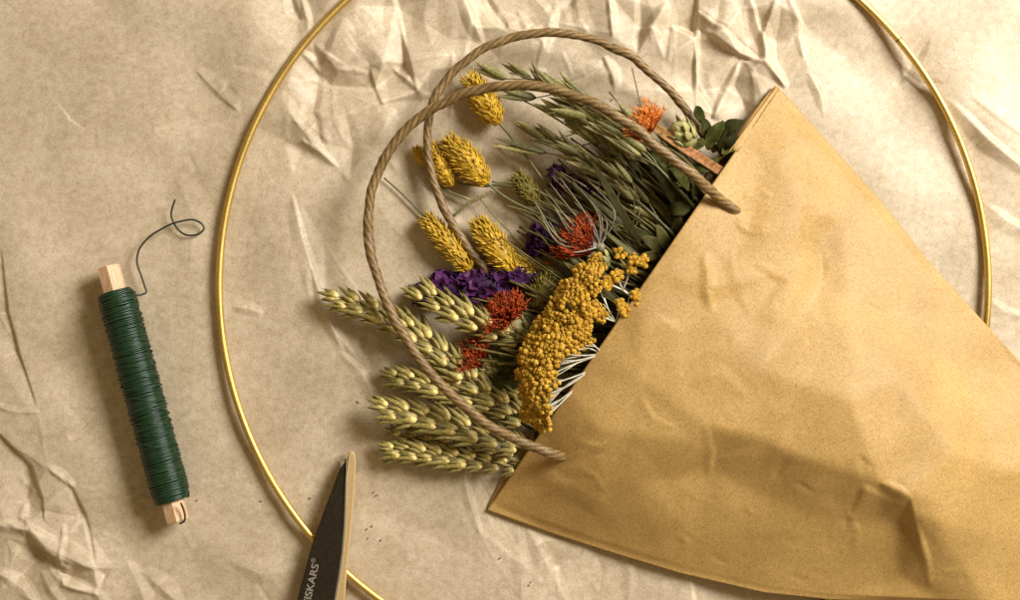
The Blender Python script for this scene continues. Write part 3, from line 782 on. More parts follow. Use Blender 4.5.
def rope(path, r, name, twist_len, seed):
    """paper cord of two plies twisted round each other, thickness varying"""
    mb = MB(); m_ = len(path); n = 40; base = 0
    L = 0
    for i, p in enumerate(path):
        a = path[max(i - 1, 0)]; b_ = path[min(i + 1, m_ - 1)]
        T = (b_ - a).normalized(); s_ = Z.cross(T); s_.normalize(); nr = T.cross(s_)
        if i: L += (p - path[i - 1]).length
        w = 1 + 0.14 * mnoise.noise(Vector((L / 40, seed, 0))) + 0.09 * mnoise.noise(Vector((L / 9, seed, 3)))
        off = (s_ * mnoise.noise(Vector((L / 22, seed, 7))) + nr * mnoise.noise(Vector((L / 22, seed, 11)))) * 1.5
        for k in range(n):
            th = 2 * math.pi * k / n
            ph = (5 * th + 2 * math.pi * L / twist_len) + 1.6 * mnoise.noise(Vector((L / 30, seed, 5)))
            saw = (ph / (2 * math.pi)) % 1.0
            sid = int((ph / (2 * math.pi)) % 5)
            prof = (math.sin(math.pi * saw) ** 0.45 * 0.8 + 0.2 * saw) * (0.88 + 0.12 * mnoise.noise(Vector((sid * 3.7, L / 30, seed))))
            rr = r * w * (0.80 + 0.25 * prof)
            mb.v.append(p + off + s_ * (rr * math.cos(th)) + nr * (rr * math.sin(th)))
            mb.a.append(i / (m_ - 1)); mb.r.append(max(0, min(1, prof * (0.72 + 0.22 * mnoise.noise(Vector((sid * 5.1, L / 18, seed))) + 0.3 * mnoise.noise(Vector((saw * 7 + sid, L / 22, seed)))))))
    for i in range(m_ - 1):
        for k in range(n):
            k2 = (k + 1) % n
            mb.f.append((i * n + k, i * n + k2, (i + 1) * n + k2, (i + 1) * n + k))
    mb.f.append(tuple(reversed(range(n)))); mb.f.append(tuple((m_ - 1) * n + k for k in range(n)))
    return mb.build(name, M['rope'], bag)


z1 = float(bag_z(np.array([734.0]), np.array([208.0]))[0]); z2 = float(bag_z(np.array([561.0]), np.array([456.0]))[0])
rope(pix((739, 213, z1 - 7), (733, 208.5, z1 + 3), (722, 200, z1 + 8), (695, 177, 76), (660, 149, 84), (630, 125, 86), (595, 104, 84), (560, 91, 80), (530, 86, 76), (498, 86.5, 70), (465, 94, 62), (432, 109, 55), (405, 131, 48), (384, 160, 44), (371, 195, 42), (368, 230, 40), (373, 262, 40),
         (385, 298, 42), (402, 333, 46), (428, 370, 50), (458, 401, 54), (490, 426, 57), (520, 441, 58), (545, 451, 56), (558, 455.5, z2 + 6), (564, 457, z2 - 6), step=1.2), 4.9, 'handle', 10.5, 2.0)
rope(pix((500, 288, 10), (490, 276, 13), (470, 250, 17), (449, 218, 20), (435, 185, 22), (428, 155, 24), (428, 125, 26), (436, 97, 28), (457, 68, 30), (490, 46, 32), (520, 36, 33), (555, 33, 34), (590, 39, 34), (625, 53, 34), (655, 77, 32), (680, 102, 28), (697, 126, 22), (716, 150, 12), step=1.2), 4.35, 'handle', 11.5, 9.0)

# ------------------------------------------------------------------ wheat ears
CLAMP = True


def proto(name, mb, mat):
    """the first of a kind of part: kept only as a source of mesh data"""
    o = mb.build(name, mat, loc=(0, 0, 0)); COL.objects.unlink(o); return o


def wheat_spikelet(seed):
    random.seed(seed); mb = MB(); Y = Vector((0, 1, 0))
    def d(deg, zz=0.0): return Vector((math.sin(math.radians(deg)), math.cos(math.radians(deg)), zz))
    mb.tear(Vector((-2.2, 0, 0)), d(-13, -0.02), Z, R(23, 27), 3.6, 3.0, rnd=R(0.1, 0.35), awn=R(2, 6), bend=-0.04)
    mb.tear(Vector((2.2, 0, 0)), d(13, -0.02), Z, R(23, 27), 3.6, 3.0, rnd=R(0.1, 0.35), awn=R(2, 6), bend=-0.04)
    mb.tear(Vector((0, 3, 1.5)), d(R(-4, 4), 0.06), Z, R(25, 29), 3.4, 3.0, rnd=R(0.25, 0.5), awn=R(5, 15))
    mb.tear(Vector((R(-0.8, 0.8), 0.5, 3.6)), d(R(-5, 5), 0.05), Z, R(14, 18), 3.9, 3.6, peak=0.34, rnd=R(0.9, 1.1), awn=R(0, 2))
    mb.tear(Vector((-3.4, 4, 2.2)), d(R(-16, -8), 0.06), Z, R(17, 20), 2.7, 2.4, rnd=R(0.15, 0.5), awn=R(2, 4))
    mb.tear(Vector((3.4, 4, 2.2)), d(R(8, 16), 0.06), Z, R(17, 20), 2.7, 2.4, rnd=R(0.15, 0.5), awn=R(2, 4))
    return proto('spikelet', mb, M['wheat'])


WS = [wheat_spikelet(i) for i in range(5)]
random.seed(21)


def wheat(path, stem, label, sc=1.0, roll=0.0, cnt=None):
    """path: ear from base to tip"""
    pa = pix(*path, step=4)
    tn = thing('wheat_ear', label, 'wheat', pa[0] * 1, 'dried wheat ears spilling from the bag')
    mb = MB(); sp = pix(*stem, step=6) + pa[2:-3]
    mb.sweep(sp, 1.8 * sc, n=7); mb.build('stem', M['straw'], tn)
    _, _, L = at_len(pa, 0)
    n = cnt or int(L / (10.2 * sc))
    for k in range(n):
        s = 0.0 + 0.93 * k / (n - 1)
        p, T, _ = at_len(pa, s)
        up = (Z + Vector((R(-.15, .15), R(-.15, .15), 0))).normalized()
        side = up.cross(T).normalized()
        sg = 1 if k % 2 else -1
        rr = roll + R(-12, 12)
        sd2 = (side * math.cos(math.radians(rr)) + up * math.sin(math.radians(rr))) * sg
        spread = math.radians(R(17, 27) * (1 - 0.4 * s))
        if s > 0.92: spread *= 0.3
        dd = T * math.cos(spread) + sd2 * math.sin(spread) + up * R(0.02, 0.10)
        q = sc * 0.97 * R(0.86, 1.12) * (0.58 + 0.46 * math.sin(math.pi * min(1, 0.10 + s * 0.72)))
        face = (up * 0.9 + sd2 * 0.35).normalized()
        place(random.choice(WS), tn, p + sd2 * 3.6 * sc + up * 1.2, dd, face, q)
    return tn


wheat([(522, 414, 16), (480, 388, 21), (440, 352, 24), (395, 322, 23), (350, 303, 20), (323, 299, 18)], [(640, 452, 12), (580, 440, 13), (522, 414, 16)], 'longest wheat ear, crossing under the front handle, its tip farthest left', 0.98, 10)
wheat([(528, 343, 26), (500, 334, 30), (465, 317, 32), (430, 297, 31), (417, 291, 30)], [(620, 400, 12), (570, 372, 18), (528, 343, 26)], 'short pale wheat ear just below the big purple flowers', 0.93, -8)
wheat([(530, 425, 14), (490, 405, 16), (440, 388, 16), (400, 378, 15), (386, 377, 15)], [(640, 470, 10), (580, 448, 11), (530, 425, 14)], 'wheat ear half hidden under the handle cord, between two brighter ears', 0.86, 20)
wheat([(525, 448, 21), (480, 434, 26), (430, 418, 28), (392, 410, 27), (377, 408, 26)], [(640, 490, 8), (580, 465, 14), (525, 448, 21)], 'plump wheat ear with bright kernels, directly above the lowest two ears', 1.0, 5)
wheat([(512, 458, 10), (470, 449, 11), (430, 441, 11), (393, 434, 10)], [(620, 485, 6), (560, 470, 8), (512, 458, 10)], 'dull wheat ear tucked in shade between the two lowest bright ears', 0.78, -15)
wheat([(522, 467, 15), (480, 462, 17), (430, 454, 17), (384, 449, 15)], [(640, 498, 6), (580, 480, 10), (522, 467, 15)], 'lowest wheat ear, nearest the bottom corner of the bag', 0.80, 12)
wheat([(535, 402, 12), (510, 396, 16), (470, 380, 16), (430, 372, 13)], [(640, 440, 8), (580, 420, 9), (535, 402, 12)], 'small wheat ear buried behind the handle, beside the yellow flower head', 0.80, -10)


# ------------------------------------------------------------------ oats
def oat_spikelet(seed):
    random.seed(seed); mb = MB()
    for sgn in (-1, 1):
        a = math.radians(R(3, 7.5)) * sgn
        mb.tear(Vector((0, 0, 0.6 * sgn)), Vector((math.sin(a), math.cos(a), 0.04 * sgn)), Z, R(38, 44), 4.1, 2.0, n=8, rings=11, peak=0.34, rnd=R(0, 1), awn=R(1, 4), bend=R(-0.03, 0.05))
    mb.tear(Vector((0, 4, 0.4)), Vector((R(-0.06, 0.06), 1, 0.02)), Z, R(26, 31), 2.6, 2.2, rnd=R(0.6, 1), awn=R(3, 12))
    return proto('spikelet', mb, M['oat'])


OS = [oat_spikelet(40 + i) for i in range(5)]
random.seed(5)


def oat(stem, spk, label, sc=1.0):
    """stem from the bag to the tip; spk = spikelets (tip px, base px, height)"""
    pa = pix(*stem, step=5)
    tn = thing('oat_stalk', label, 'oats', pa[0], 'dried green oats in the bag')
    mb = MB(); m_ = len(pa); mb.sweep(pa, [2.0 - 1.2 * i / (m_ - 1) for i in range(m_)], n=6)
    for (tx, ty, bx_, by_, h) in spk:
        b = P(bx_, by_, h); t_ = P(tx, ty, h + R(-2, 3)); d = t_ - b
        q, T, _ = min((at_len(pa, s) for s in np.linspace(0.25, 1, 30)), key=lambda r: (r[0] - (b - d * 0.5)).length)
        mid = q.lerp(b, 0.55) + Z * 2 - d.normalized() * 2
        mb.sweep(spline([q, mid, b], 3), 0.6, n=5)
        sl = d.length / 43
        place(random.choice(OS), tn, b, d, (Z + Vector((R(-.8, .8), R(-.8, .8), 0))).normalized(), sl, min(sl, 1.05) * sc)
    mb.build('stem', M['oatstem'], tn); return tn


def spray(x0, y0, x1, y1, n, h0, h1, ang=-30, spread=16, L=(34, 46)):
    out = []
    for k in range(n):
        s = (k + R(0, 0.8)) / n; j = R(-9, 9)
        bx_ = x0 + (x1 - x0) * s + j * 0.5; by_ = y0 + (y1 - y0) * s + j
        a = math.radians(180 + ang + R(-spread, spread)); l = R(*L)
        out.append((bx_ + l * math.cos(a), by_ - l * math.sin(a), bx_, by_, h0 + (h1 - h0) * s + R(-4, 4)))
    return out


oat([(720, 232, 44), (650, 160, 46), (590, 108, 42), (545, 84, 34), (510, 73, 28)],
    [(470, 64, 507, 79, 26), (502, 61, 532, 80, 28), (529, 63, 546, 90, 32), (492, 92, 536, 98, 24), (541, 75, 574, 96, 34), (556, 73, 583, 100, 38)] + spray(600, 122, 560, 100, 4, 44, 36), 'oat stalk reaching farthest to the upper left, tip under the dark handle')
oat([(700, 240, 38), (640, 182, 36), (585, 138, 30), (545, 112, 24), (522, 100, 20)],
    [(511, 119, 547, 140, 24), (534, 100, 570, 118, 28), (549, 92, 588, 114, 30), (533, 124, 566, 147, 26)] + spray(640, 170, 570, 118, 7, 40, 32, -32, 24), 'oat stalk in the middle of the oats, below the pale front handle')
oat([(690, 262, 30), (630, 208, 27), (585, 168, 24), (555, 148, 22), (530, 140, 20)],
    [(488, 140, 546, 153, 22), (556, 145, 600, 165, 28)] + spray(640, 200, 560, 146, 6, 32, 26, -38, 24), 'oat stalk with one long narrow husk pointing left, lowest of the oats')
oat([(722, 240, 52), (670, 180, 56), (625, 138, 54), (590, 118, 48), (565, 110, 44)],
    spray(655, 162, 578, 112, 8, 58, 46, -30, 22), 'oat stalk lying on top of the others beside the orange thread flower')
oat([(680, 275, 34), (630, 225, 34), (590, 190, 30), (560, 172, 26)],
    spray(660, 215, 585, 160, 6, 40, 34, -36, 20, (30, 42)), 'shaded oat stalk nearest the dark mouth of the bag')

oat([(730, 225, 50), (680, 165, 58), (630, 125, 58), (585, 100, 52)], spray(650, 140, 575, 96, 7, 58, 48, -24, 20), 'oat stalk pressed up against the pale front handle, just below it')
oat([(700, 262, 36), (650, 212, 40), (600, 172, 36), (560, 150, 30), (535, 140, 26)], spray(645, 195, 570, 150, 8, 44, 36, -34, 22, (28, 40)), 'oat stalk with short husks lying over the small purple flower')


# ------------------------------------------------------------------ yellow bristly seed heads
def bristle_head(c, dirv, L, W, mat, name, parent, seed, n=150):
    random.seed(seed); mb = MB(); d = dirv.normalized()
    a = Z.cross(d).normalized(); b = d.cross(a)
    core = [c + d * (L * (s - 0.5)) for s in np.linspace(0, 1, 9)]
    mb.sweep(core, [max(0.5, W * 0.33 * math.sin(math.pi * (0.06 + 0.88 * s)) ** 0.6) for s in np.linspace(0, 1, 9)], n=10, rnd=0.3, along=[0.35] * 9)
    for k in range(n):
        s = (k + 0.5) / n; th = k * 2.39996 + R(-0.3, 0.3)
        r = W * 0.34 * math.sin(math.pi * (0.07 + 0.86 * s)) ** 0.6
        rad = a * math.cos(th) + b * math.sin(th)
        p = c + d * (L * (s - 0.5)) + rad * r * 0.8
        dd = d * R(0.75, 1.1) + rad * R(0.45, 1.05) * (1.0 - 0.5 * s) + Vector((R(-.4, .4), R(-.4, .4), R(-.2, .3)))
        mb.tear(p, dd, rad, R(0.15, 0.25) * (L * 0.25 + W * 0.65), R(0.8, 1.4), R(0.5, 0.8), n=5, rings=6, peak=0.4, awn=R(0, 2.5))
    return mb.build(name, mat, parent)


def canary(tip, base, W, h, stem, label, mat='yellow', n=420):
    W *= 1.15
    p0, p1 = P(*base, h), P(*tip, h)
    c = (p0 + p1) / 2; c.z = max(h, W * 0.45)
    tn = thing('bristly_seed_head', label, 'dried flower', c, 'yellow bristly seed heads')
    bristle_head(c, p1 - p0, (p1 - p0).length, W, M[mat], 'seed_head', tn, int(tip[0] * 7 + tip[1]), n)
    mb = MB(); pa = spline([p0 + (p1 - p0) * 0.1] + [P(*tuck(*q)) for q in stem], 5); mb.sweep(pa, 1.25, n=6); mb.build('stem', M['oatstem'], tn)
    return tn


canary((470, 78), (499, 124), 33, 17, [(520, 148, 14), (560, 198, 16), (650, 275, 14)], 'topmost yellow bristly head, crossed by the pale front handle')
canary((431, 146), (452, 186), 23, 13, [(480, 186, 12), (520, 190, 16), (600, 240, 14)], 'small narrow yellow head just right of the back handle')
canary((449, 141), (487, 184), 35, 18, [(510, 200, 17), (560, 225, 18), (640, 280, 14)], 'bright plump yellow head left of the oats, beside the narrow one')
canary((517, 176), (537, 205), 26, 13, [(560, 225, 14), (640, 290, 12)], 'small greenish yellow head on the stems below the long husk', 'yellowdull', 260)
canary((427, 219), (470, 270), 28, 13, [(510, 295, 12), (600, 340, 10)], 'golden head on the left of the back handle, above purple petals')
canary((478, 223), (514, 272), 35, 17, [(545, 292, 15), (630, 340, 12)], 'golden head right of the back handle, the tallest one above the purple petals')
canary((494, 258), (541, 272), 24, 13, [(575, 290, 14), (640, 330, 12)], 'golden head lying nearly level, between the purple patch and the red flower')
canary((548, 272), (536, 310), 30, 18, [(560, 320, 15), (640, 350, 12)], 'dull olive head in shade just left of the yellow flower cluster', 'yellowdull', 280)
canary((416, 148), (426, 166), 15, 9, [(440, 186, 7), (470, 200, 7)], 'tiny tuft of yellow bristles peeping out left of the back handle', 'yellow', 120)


# ------------------------------------------------------------------ safflowers
def tuft(c, d, r, L, mat, parent, seed, n=170, cone=1.0):
    random.seed(seed); mb = MB(); d = d.normalized()
    a = Z.cross(d); a = a.normalized() if a.length > 0.1 else Vector((1, 0, 0)); b = d.cross(a)
    for k in range(n):
        th = R(0, 2 * math.pi); q = math.sqrt(random.random())
        rad = a * math.cos(th) + b * math.sin(th)
        p = c + rad * (q * r * 0.42)
        dd = (d + rad * q * cone * R(0.7, 1.3) + Vector((R(-.3, .3), R(-.3, .3), R(-.15, .3)))).normalized()
        l = L * R(0.65, 1.1); kk = Vector((R(-1, 1), R(-1, 1), R(-1, 1))) * (l * 0.16)
        pts = spline([p, p + dd * l * 0.5 + kk * 0.4, p + dd * l + kk], l / 4)
        m_ = len(pts); mb.sweep(pts, [R(0.40, 0.68) * (1 - 0.4 * i / (m_ - 1)) for i in range(m_)], n=4)
        if random.random() < 0.6:
            for _ in range(2):
                e = pts[-1]; mb.sweep([e, e + (dd + Vector((R(-.8, .8), R(-.8, .8), R(-.5, .5)))) * R(2, 4)], [0.7, 0.3], n=4, along=[0.9, 1.0])
    return mb.build('petals', mat, parent)


def safflower(c, aim, r, L, label, mat, stem, cup=True, seed=1, n=170, cone=1.0):
    o = P(*c); d = (P(*aim) - o)
    tn = thing('thread_flower', label, 'dried flower', o, 'orange thread petalled flowers')
    tuft(o, d, r, L, M[mat], tn, seed, n, cone)
    if cup:
        random.seed(seed + 100); mb = MB(); dn = d.normalized()
        a = Z.cross(dn); a = a.normalized() if a.length > 0.1 else Vector((1, 0, 0)); b = dn.cross(a)
        rot = Matrix((a, b, dn)).transposed()
        mb.blob(o - dn * r * 0.75, r * 0.72, (1, 1, 1.15), 14, 9, rot=rot, rnd=0.4)
        for k in range(26):
            th = k * 2.4; rad = a * math.cos(th) + b * math.sin(th); s = (k / 26)
            mb.tear(o - dn * r * (1.35 - 0.8 * s) + rad * r * (0.45 + 0.22 * math.sin(s * 3)), dn * 0.9 + rad * R(0.15, 0.5), rad, r * R(0.6, 0.85), r * 0.2, r * 0.07, n=6, rings=7, peak=0.35)
        mb.build('bract_cup', M['bract'], tn)
    mb = MB(); pa = spline([o - d.normalized() * r * 0.6] + [P(*tuck(*q)) for q in stem], 6); mb.sweep(pa, 1.7, n=7); mb.build('stem', M['olive'], tn)
    return tn


safflower((648, 132, 50), (634, 104, 66), 13, 23, 'bright orange thread flower standing between the two handle cords', 'orange', [(690, 165, 44), (740, 230, 30)], False, 3, 330, 0.8)
safflower((641, 142, 50), (626, 142, 48), 8, 15, 'small orange tuft showing just below the pale front handle', 'orange', [(680, 180, 42), (730, 240, 28)], False, 4, 60, 0.7)
safflower((590, 251, 30), (562, 226, 40), 17, 31, 'dark red orange flower behind the grey curved rays', 'red', [(630, 285, 24), (700, 340, 20)], True, 5, 420, 0.75)
safflower((508, 318, 26), (494, 303, 40), 21, 19, 'round red flower between the purple patch and the short wheat ear', 'red', [(550, 350, 16), (640, 400, 12)], True, 6, 480, 1.5)
safflower((482, 362, 13), (462, 347, 20), 15, 24, 'red flower in deep shade below the short wheat ear', 'red', [(520, 392, 10), (620, 430, 8)], True, 7, 320, 1.1)

# a closed pale bud and its papery bracts by the end of the back handle
bud = thing('flower_bud', 'pale green closed bud beside the end of the back handle', 'dried flower', P(684, 134, 40))
mb = MB(); cb = P(683, 136, 42); dn = (P(668, 118, 50) - cb).normalized(); a = Z.cross(dn).normalized(); b = dn.cross(a)
mb.blob(cb, 13, (1, 1, 1.2), 16, 10, rot=Matrix((a, b, dn)).transposed(), rnd=0.6)
for k in range(34):
    th = k * 2.4; rad = a * math.cos(th) + b * math.sin(th); s = k / 34
    mb.tear(cb + dn * (-15 + 19 * s) + rad * 13.2 * math.sin(0.35 + 2.2 * s), dn + rad * R(0.0, 0.35), rad, R(11, 16), R(3.2, 4.8), 0.9, n=6, rings=7, bend=R(-.1, .15))
mb.build('bract_cup', M['bract'], bud)
mb = MB(); mb.sweep(pix((690, 146, 38), (715, 175, 34), (760, 240, 28), step=6), 2.2, n=7); mb.build('stem', M['olive'], bud)
strip = MB(); strip.sweep(pix((648, 122, 46), (662, 133, 50), (690, 152, 46), (715, 168, 34), (745, 188, 20), step=5), 4.6, 0.8, n=12, fold=0.35)
so_ = strip.build('dry_stalk', M['tan'], loc=P(700, 158, 0)); tag(so_, 'flat reddish tan stalk sticking out of the bag beside the front handle', 'dried stalk')
mb = MB(); mb.sweep(pix((632, 68, 44), (636, 85, 48), (642, 108, 54), (655, 132, 50), (680, 165, 40), step=4), 0.7, n=5)
tag(mb.build('dry_stem', M['oatstem'], loc=P(640, 100, 40)), 'hair thin dark stem rising above the bright orange flower', 'stem')


# ------------------------------------------------------------------ purple statice
def statice_blossom(seed):
    random.seed(seed); mb = MB(); n = 15
    vs = [(0, 0, -3.2)]; al = [0]
    for ring, (r, z) in enumerate(((1.2, -1.6), (3.6, 0.4), (6.4, 1.2))):
        for k in range(n):
            th = 2 * math.pi * k / n
            q = 1 + (0.22 * math.cos(5 * th) if ring == 2 else 0.08 * math.cos(5 * th)) + R(-0.12, 0.12)
            vs.append((r * q * math.cos(th), r * q * math.sin(th), z + (R(-1.1, 1.1) if ring == 2 else R(-.3, .3)))); al.append((0.2, 0.6, 1.0)[ring])
    fs = [(0, 1 + (k + 1) % n, 1 + k) for k in range(n)]
    for r in range(2):
        for k in range(n):
            a = 1 + r * n; k2 = (k + 1) % n
            fs.append((a + k, a + k2, a + n + k2, a + n + k))
    mb.faces(vs, fs, al, random.random())
    o = proto('blossom', mb, M['purple']); return o


SB = [statice_blossom(60 + i) for i in range(5)]
random.seed(31)


def statice(cl, stem, label, cnt):
    """cl: list of (px, py, h, rx, ry, rz) lobes"""
    c0 = P(*cl[0][:3]); tn = thing('papery_flower', label, 'dried flower', c0, 'purple papery flowers')
    tot = sum(l[3] * l[4] for l in cl)
    for (x, y, h, rx, ry, rz) in cl:
        for k in range(max(3, int(cnt * rx * ry / tot))):
            ph = math.acos(1 - R(0, 1.15)); th = R(0, 2 * math.pi)
            nrm = Vector((math.sin(ph) * math.cos(th), math.sin(ph) * math.sin(th), math.cos(ph)))
            p = P(x, y, h) + Vector((nrm.x * rx, nrm.y * ry, nrm.z * rz)) * R(0.72, 1.0)
            up = (Vector((nrm.x / rx, nrm.y / ry, nrm.z / rz)).normalized() + Vector((R(-.5, .5), R(-.5, .5), R(-.2, .3)))).normalized()
            d = Vector((R(-1, 1), R(-1, 1), R(-1, 1))); d = (d - up * d.dot(up)).normalized()
            place(random.choice(SB), tn, p, d, up, R(0.85, 1.25))
    mb = MB()
    for (x, y, h, rx, ry, rz) in cl: mb.blob(P(x, y, h), 1, (rx * 0.85, ry * 0.85, rz * 0.8), 10, 7, 0.1, rnd=0.1)
    mb.a = [0.0] * len(mb.a); mb.build('flower_core', M['purple'], tn)
    mb = MB(); mb.sweep(pix(*stem, step=6), 1.8, n=7); mb.build('stem', M['olive'], tn)
    return tn


statice([(448, 287, 8, 29, 16, 11), (482, 286, 12, 30, 17, 13), (424, 294, 9, 17, 13, 9), (520, 277, 13, 28, 13, 12)], [(480, 290, 10), (550, 320, 10), (640, 380, 9)], 'long deep purple flower spike below the golden heads', 100)
statice([(543, 238, 15, 14, 17, 11), (536, 250, 12, 10, 10, 8)], [(548, 244, 13), (600, 290, 12), (680, 330, 10)], 'round purple flower left of the dark red orange one', 34)
statice([(559, 176, 16, 10, 14, 9), (572, 186, 17, 12, 9, 8)], [(565, 184, 14), (620, 230, 16), (700, 290, 12)], 'small purple flower among the oats near the long husk', 26)
statice([(593, 189, 24, 10, 7, 7)], [(595, 190, 22), (640, 240, 20), (700, 290, 14)], 'tiny bluish purple flower deep among the oat stems', 12)

# ------------------------------------------------------------------ golden button cluster
gold = thing('button_flower', 'large flat topped cluster of golden yellow buds on white stalks at the bag mouth', 'dried flower', P(585, 335, 40))


def bud_cluster(seed, k):
    random.seed(seed); mb = MB()
    for i in range(k):
        th = i * 2.4; q = 7.6 * math.sqrt((i + 0.3) / k)
        c = Vector((q * math.cos(th) + R(-.5, .5), q * math.sin(th) + R(-.5, .5), R(-1.4, 1.4) - q * 0.14))
        rr = R(2.0, 3.5); rd = random.random()
        mb.blob(c, rr, (1, 1, R(1.0, 1.25)), 9, 7, 0.2, rnd=rd)
        for j in range(6):                                     # florets crowding out of the bud
            t2 = R(0, 6.28); ph = R(0, 1.0)
            e = Vector((math.sin(ph) * math.cos(t2), math.sin(ph) * math.sin(t2), math.cos(ph)))
            mb.blob(c + e * rr * 0.95, R(0.7, 1.1), seg=5, rings=4, jit=0.2, rnd=R(0, 1))
        for j in range(5):                                     # small scales that cup the bud
            t2 = j * 1.2566 + R(0, 0.5); rad = Vector((math.cos(t2), math.sin(t2), 0))
            mb.tear(c + Vector((0, 0, -rr * 1.2)) + rad * rr * 0.3, Vector((rad.x * 0.6, rad.y * 0.6, 1)), rad, rr * 1.7, rr * 0.42, rr * 0.16, n=5, rings=6, rnd=R(0.4, 0.9))
    return proto('bud_cluster', mb, M['gold'])


GB = [bud_cluster(80 + i, (8, 9, 10, 11, 6)[i]) for i in range(5)]
random.seed(77)
body = [(598, 257), (606, 262), (597, 304), (590, 332), (567, 354), (556, 368), (551, 400), (547, 426), (538, 430), (528, 424), (519, 404), (515, 376), (521, 352), (532, 332), (552, 296), (576, 268)]
left_edge = [(538, 430), (528, 424), (519, 404), (515, 376), (521, 352), (532, 332), (552, 296), (576, 268), (598, 257)]


def inside(x, y, poly):
    c = False
    for (x0, y0), (x1, y1) in zip(poly, poly[1:] + poly[:1]):
        if (y0 > y) != (y1 > y) and x < (x1 - x0) * (y - y0) / (y1 - y0) + x0: c = not c
    return c


def seg_d(x, y, line):
    best = 1e9
    for (x0, y0), (x1, y1) in zip(line, line[1:]):
        t = max(0, min(1, ((x - x0) * (x1 - x0) + (y - y0) * (y1 - y0)) / ((x1 - x0) ** 2 + (y1 - y0) ** 2)))
        best = min(best, math.hypot(x - x0 - t * (x1 - x0), y - y0 - t * (y1 - y0)))
    return best


bud_pts = []
sp_ = 9.6
for r in range(40):
    for c in range(40):
        x = 505 + c * sp_ + (r % 2) * sp_ / 2 + R(-1.6, 1.6); y = 250 + r * sp_ * 0.87 + R(-1.6, 1.6)
        if not inside(x, y, body): continue
        u = min(1, seg_d(x, y, left_edge) / 40)
        bud_pts.append((x, y, 46 + 32 * math.sin(math.pi * (0.06 + 0.58 * u)) ** 0.8 + R(-2.5, 2.5), u))
for (x, y, h) in [(620, 254, 72), (634, 259, 70), (643, 261, 68), (632, 268, 66), (618, 275, 68), (608, 282, 70), (636, 295, 62), (641, 301, 60), (622, 306, 62), (630, 313, 60), (601, 315, 66), (588, 340, 62), (578, 348, 60)]:
    bud_pts.append((x, y, h, 1.0))
cen = P(590, 345, 10)
clumps = bud_pts[-13:]; rest = bud_pts[:-13]; random.shuffle(rest)
print('bud clusters', len(bud_pts))
for (x, y, h, u) in (clumps + rest)[:99]:
    p = P(x, y, h); up = (p - cen).normalized() + Vector((R(-.25, .25), R(-.25, .25), 0.25)); up.normalize()
    if u < 0.8: up = (up + Vector((-0.55, 0.3, 0.2)) * (1 - u)).normalized()
    if u > 0.8: up = (up * 0.6 + Vector((0.35, -0.2, 0.6))).normalized()
    d = Vector((R(-1, 1), R(-1, 1), R(-1, 1))); d = (d - up * d.dot(up)).normalized()
    place(random.choice(GB), gold, p, d, up, R(0.70, 0.92) if u < 1.0 else R(0.72, 0.92))
mb = MB()
forks = [(P(603, 354, 58), [(565, 354, 62), (557, 363, 60), (554, 373, 58), (576, 346, 62), (588, 340, 60)]), (P(589, 371, 54), [(552, 384, 56), (549, 394, 54), (548, 402, 52)]), (P(576, 388, 50), [(547, 410, 50), (545, 419, 48)]),
         (P(616, 322, 54), [(596, 306, 64), (604, 298, 64), (601, 315, 62), (622, 306, 58), (630, 313, 56), (636, 298, 58)]), (P(623, 290, 56), [(604, 280, 64), (618, 275, 64), (632, 268, 62), (634, 259, 64)])]
for o_, ends in forks:
    root = o_ + Vector((62, -44, 0)); root.z = 12
    mb.sweep(spline([root, o_.lerp(root, 0.45) + Vector((0, 0, 1)), o_], 6), 1.25, n=7)
    for (x, y, h) in ends:
        e = P(x, y, h); mid = o_.lerp(e, 0.5) + Vector((R(-2, 2), R(-2, 2), R(-1, 2)))
        mb.sweep(spline([o_, mid, e], 4), 0.8, n=6)
        for _ in range(3):
            t0 = R(0.45, 0.75); q = spline([o_, mid, e], 3); q = q[int(t0 * (len(q) - 1))]
            f = e + Vector((R(-6, 2), R(-7, 7), R(-2, 4)))
            mb.sweep(spline([q, q.lerp(f, 0.5) + Vector((0, 0, 1.0)), f], 4), 0.5, n=5)
mb.build('stalk', M['whitestem'], gold)

# ------------------------------------------------------------------ curved grey umbel
umb = thing('dry_umbel', 'grey dry umbel with curved rays folded like a cage over the red flower', 'dried flower', P(600, 247, 36))
mb = MB(); mb.blob(P(600, 247, 38), 4.5, (1, 1, 0.8), 10, 7, 0.12); mb.build('hub', M['ray'], umb)
random.seed(3)
for k in range(13):
    a = math.radians(102 + 50 * k / 12 + R(-3, 3)); l = R(50, 84)
    e = Vector((600 + l * math.cos(a), 247 - l * math.sin(a)))
    outw = -1 if k % 2 else 1
    c1 = Vector((600, 247)).lerp(e, 0.45) + Vector((-(e.y - 247), e.x - 600)) * (0.10 * (k - 6) / 6 * -3.0)
    pa = pix((600, 247, 38), (c1.x, c1.y, 44 + R(-3, 6)), (e.x, e.y, 36 + R(-4, 8)), step=4)
    mb = MB(); m_ = len(pa); mb.sweep(pa, [0.95 - 0.35 * i / m_ for i in range(m_)], n=5)
    ray = mb.build('ray', M['ray'], umb)
mb = MB(); mb.sweep(pix((600, 247, 36), (625, 262, 30), (700, 320, 22), step=6), 1.7, n=7); mb.build('stem', M['ray'], umb)


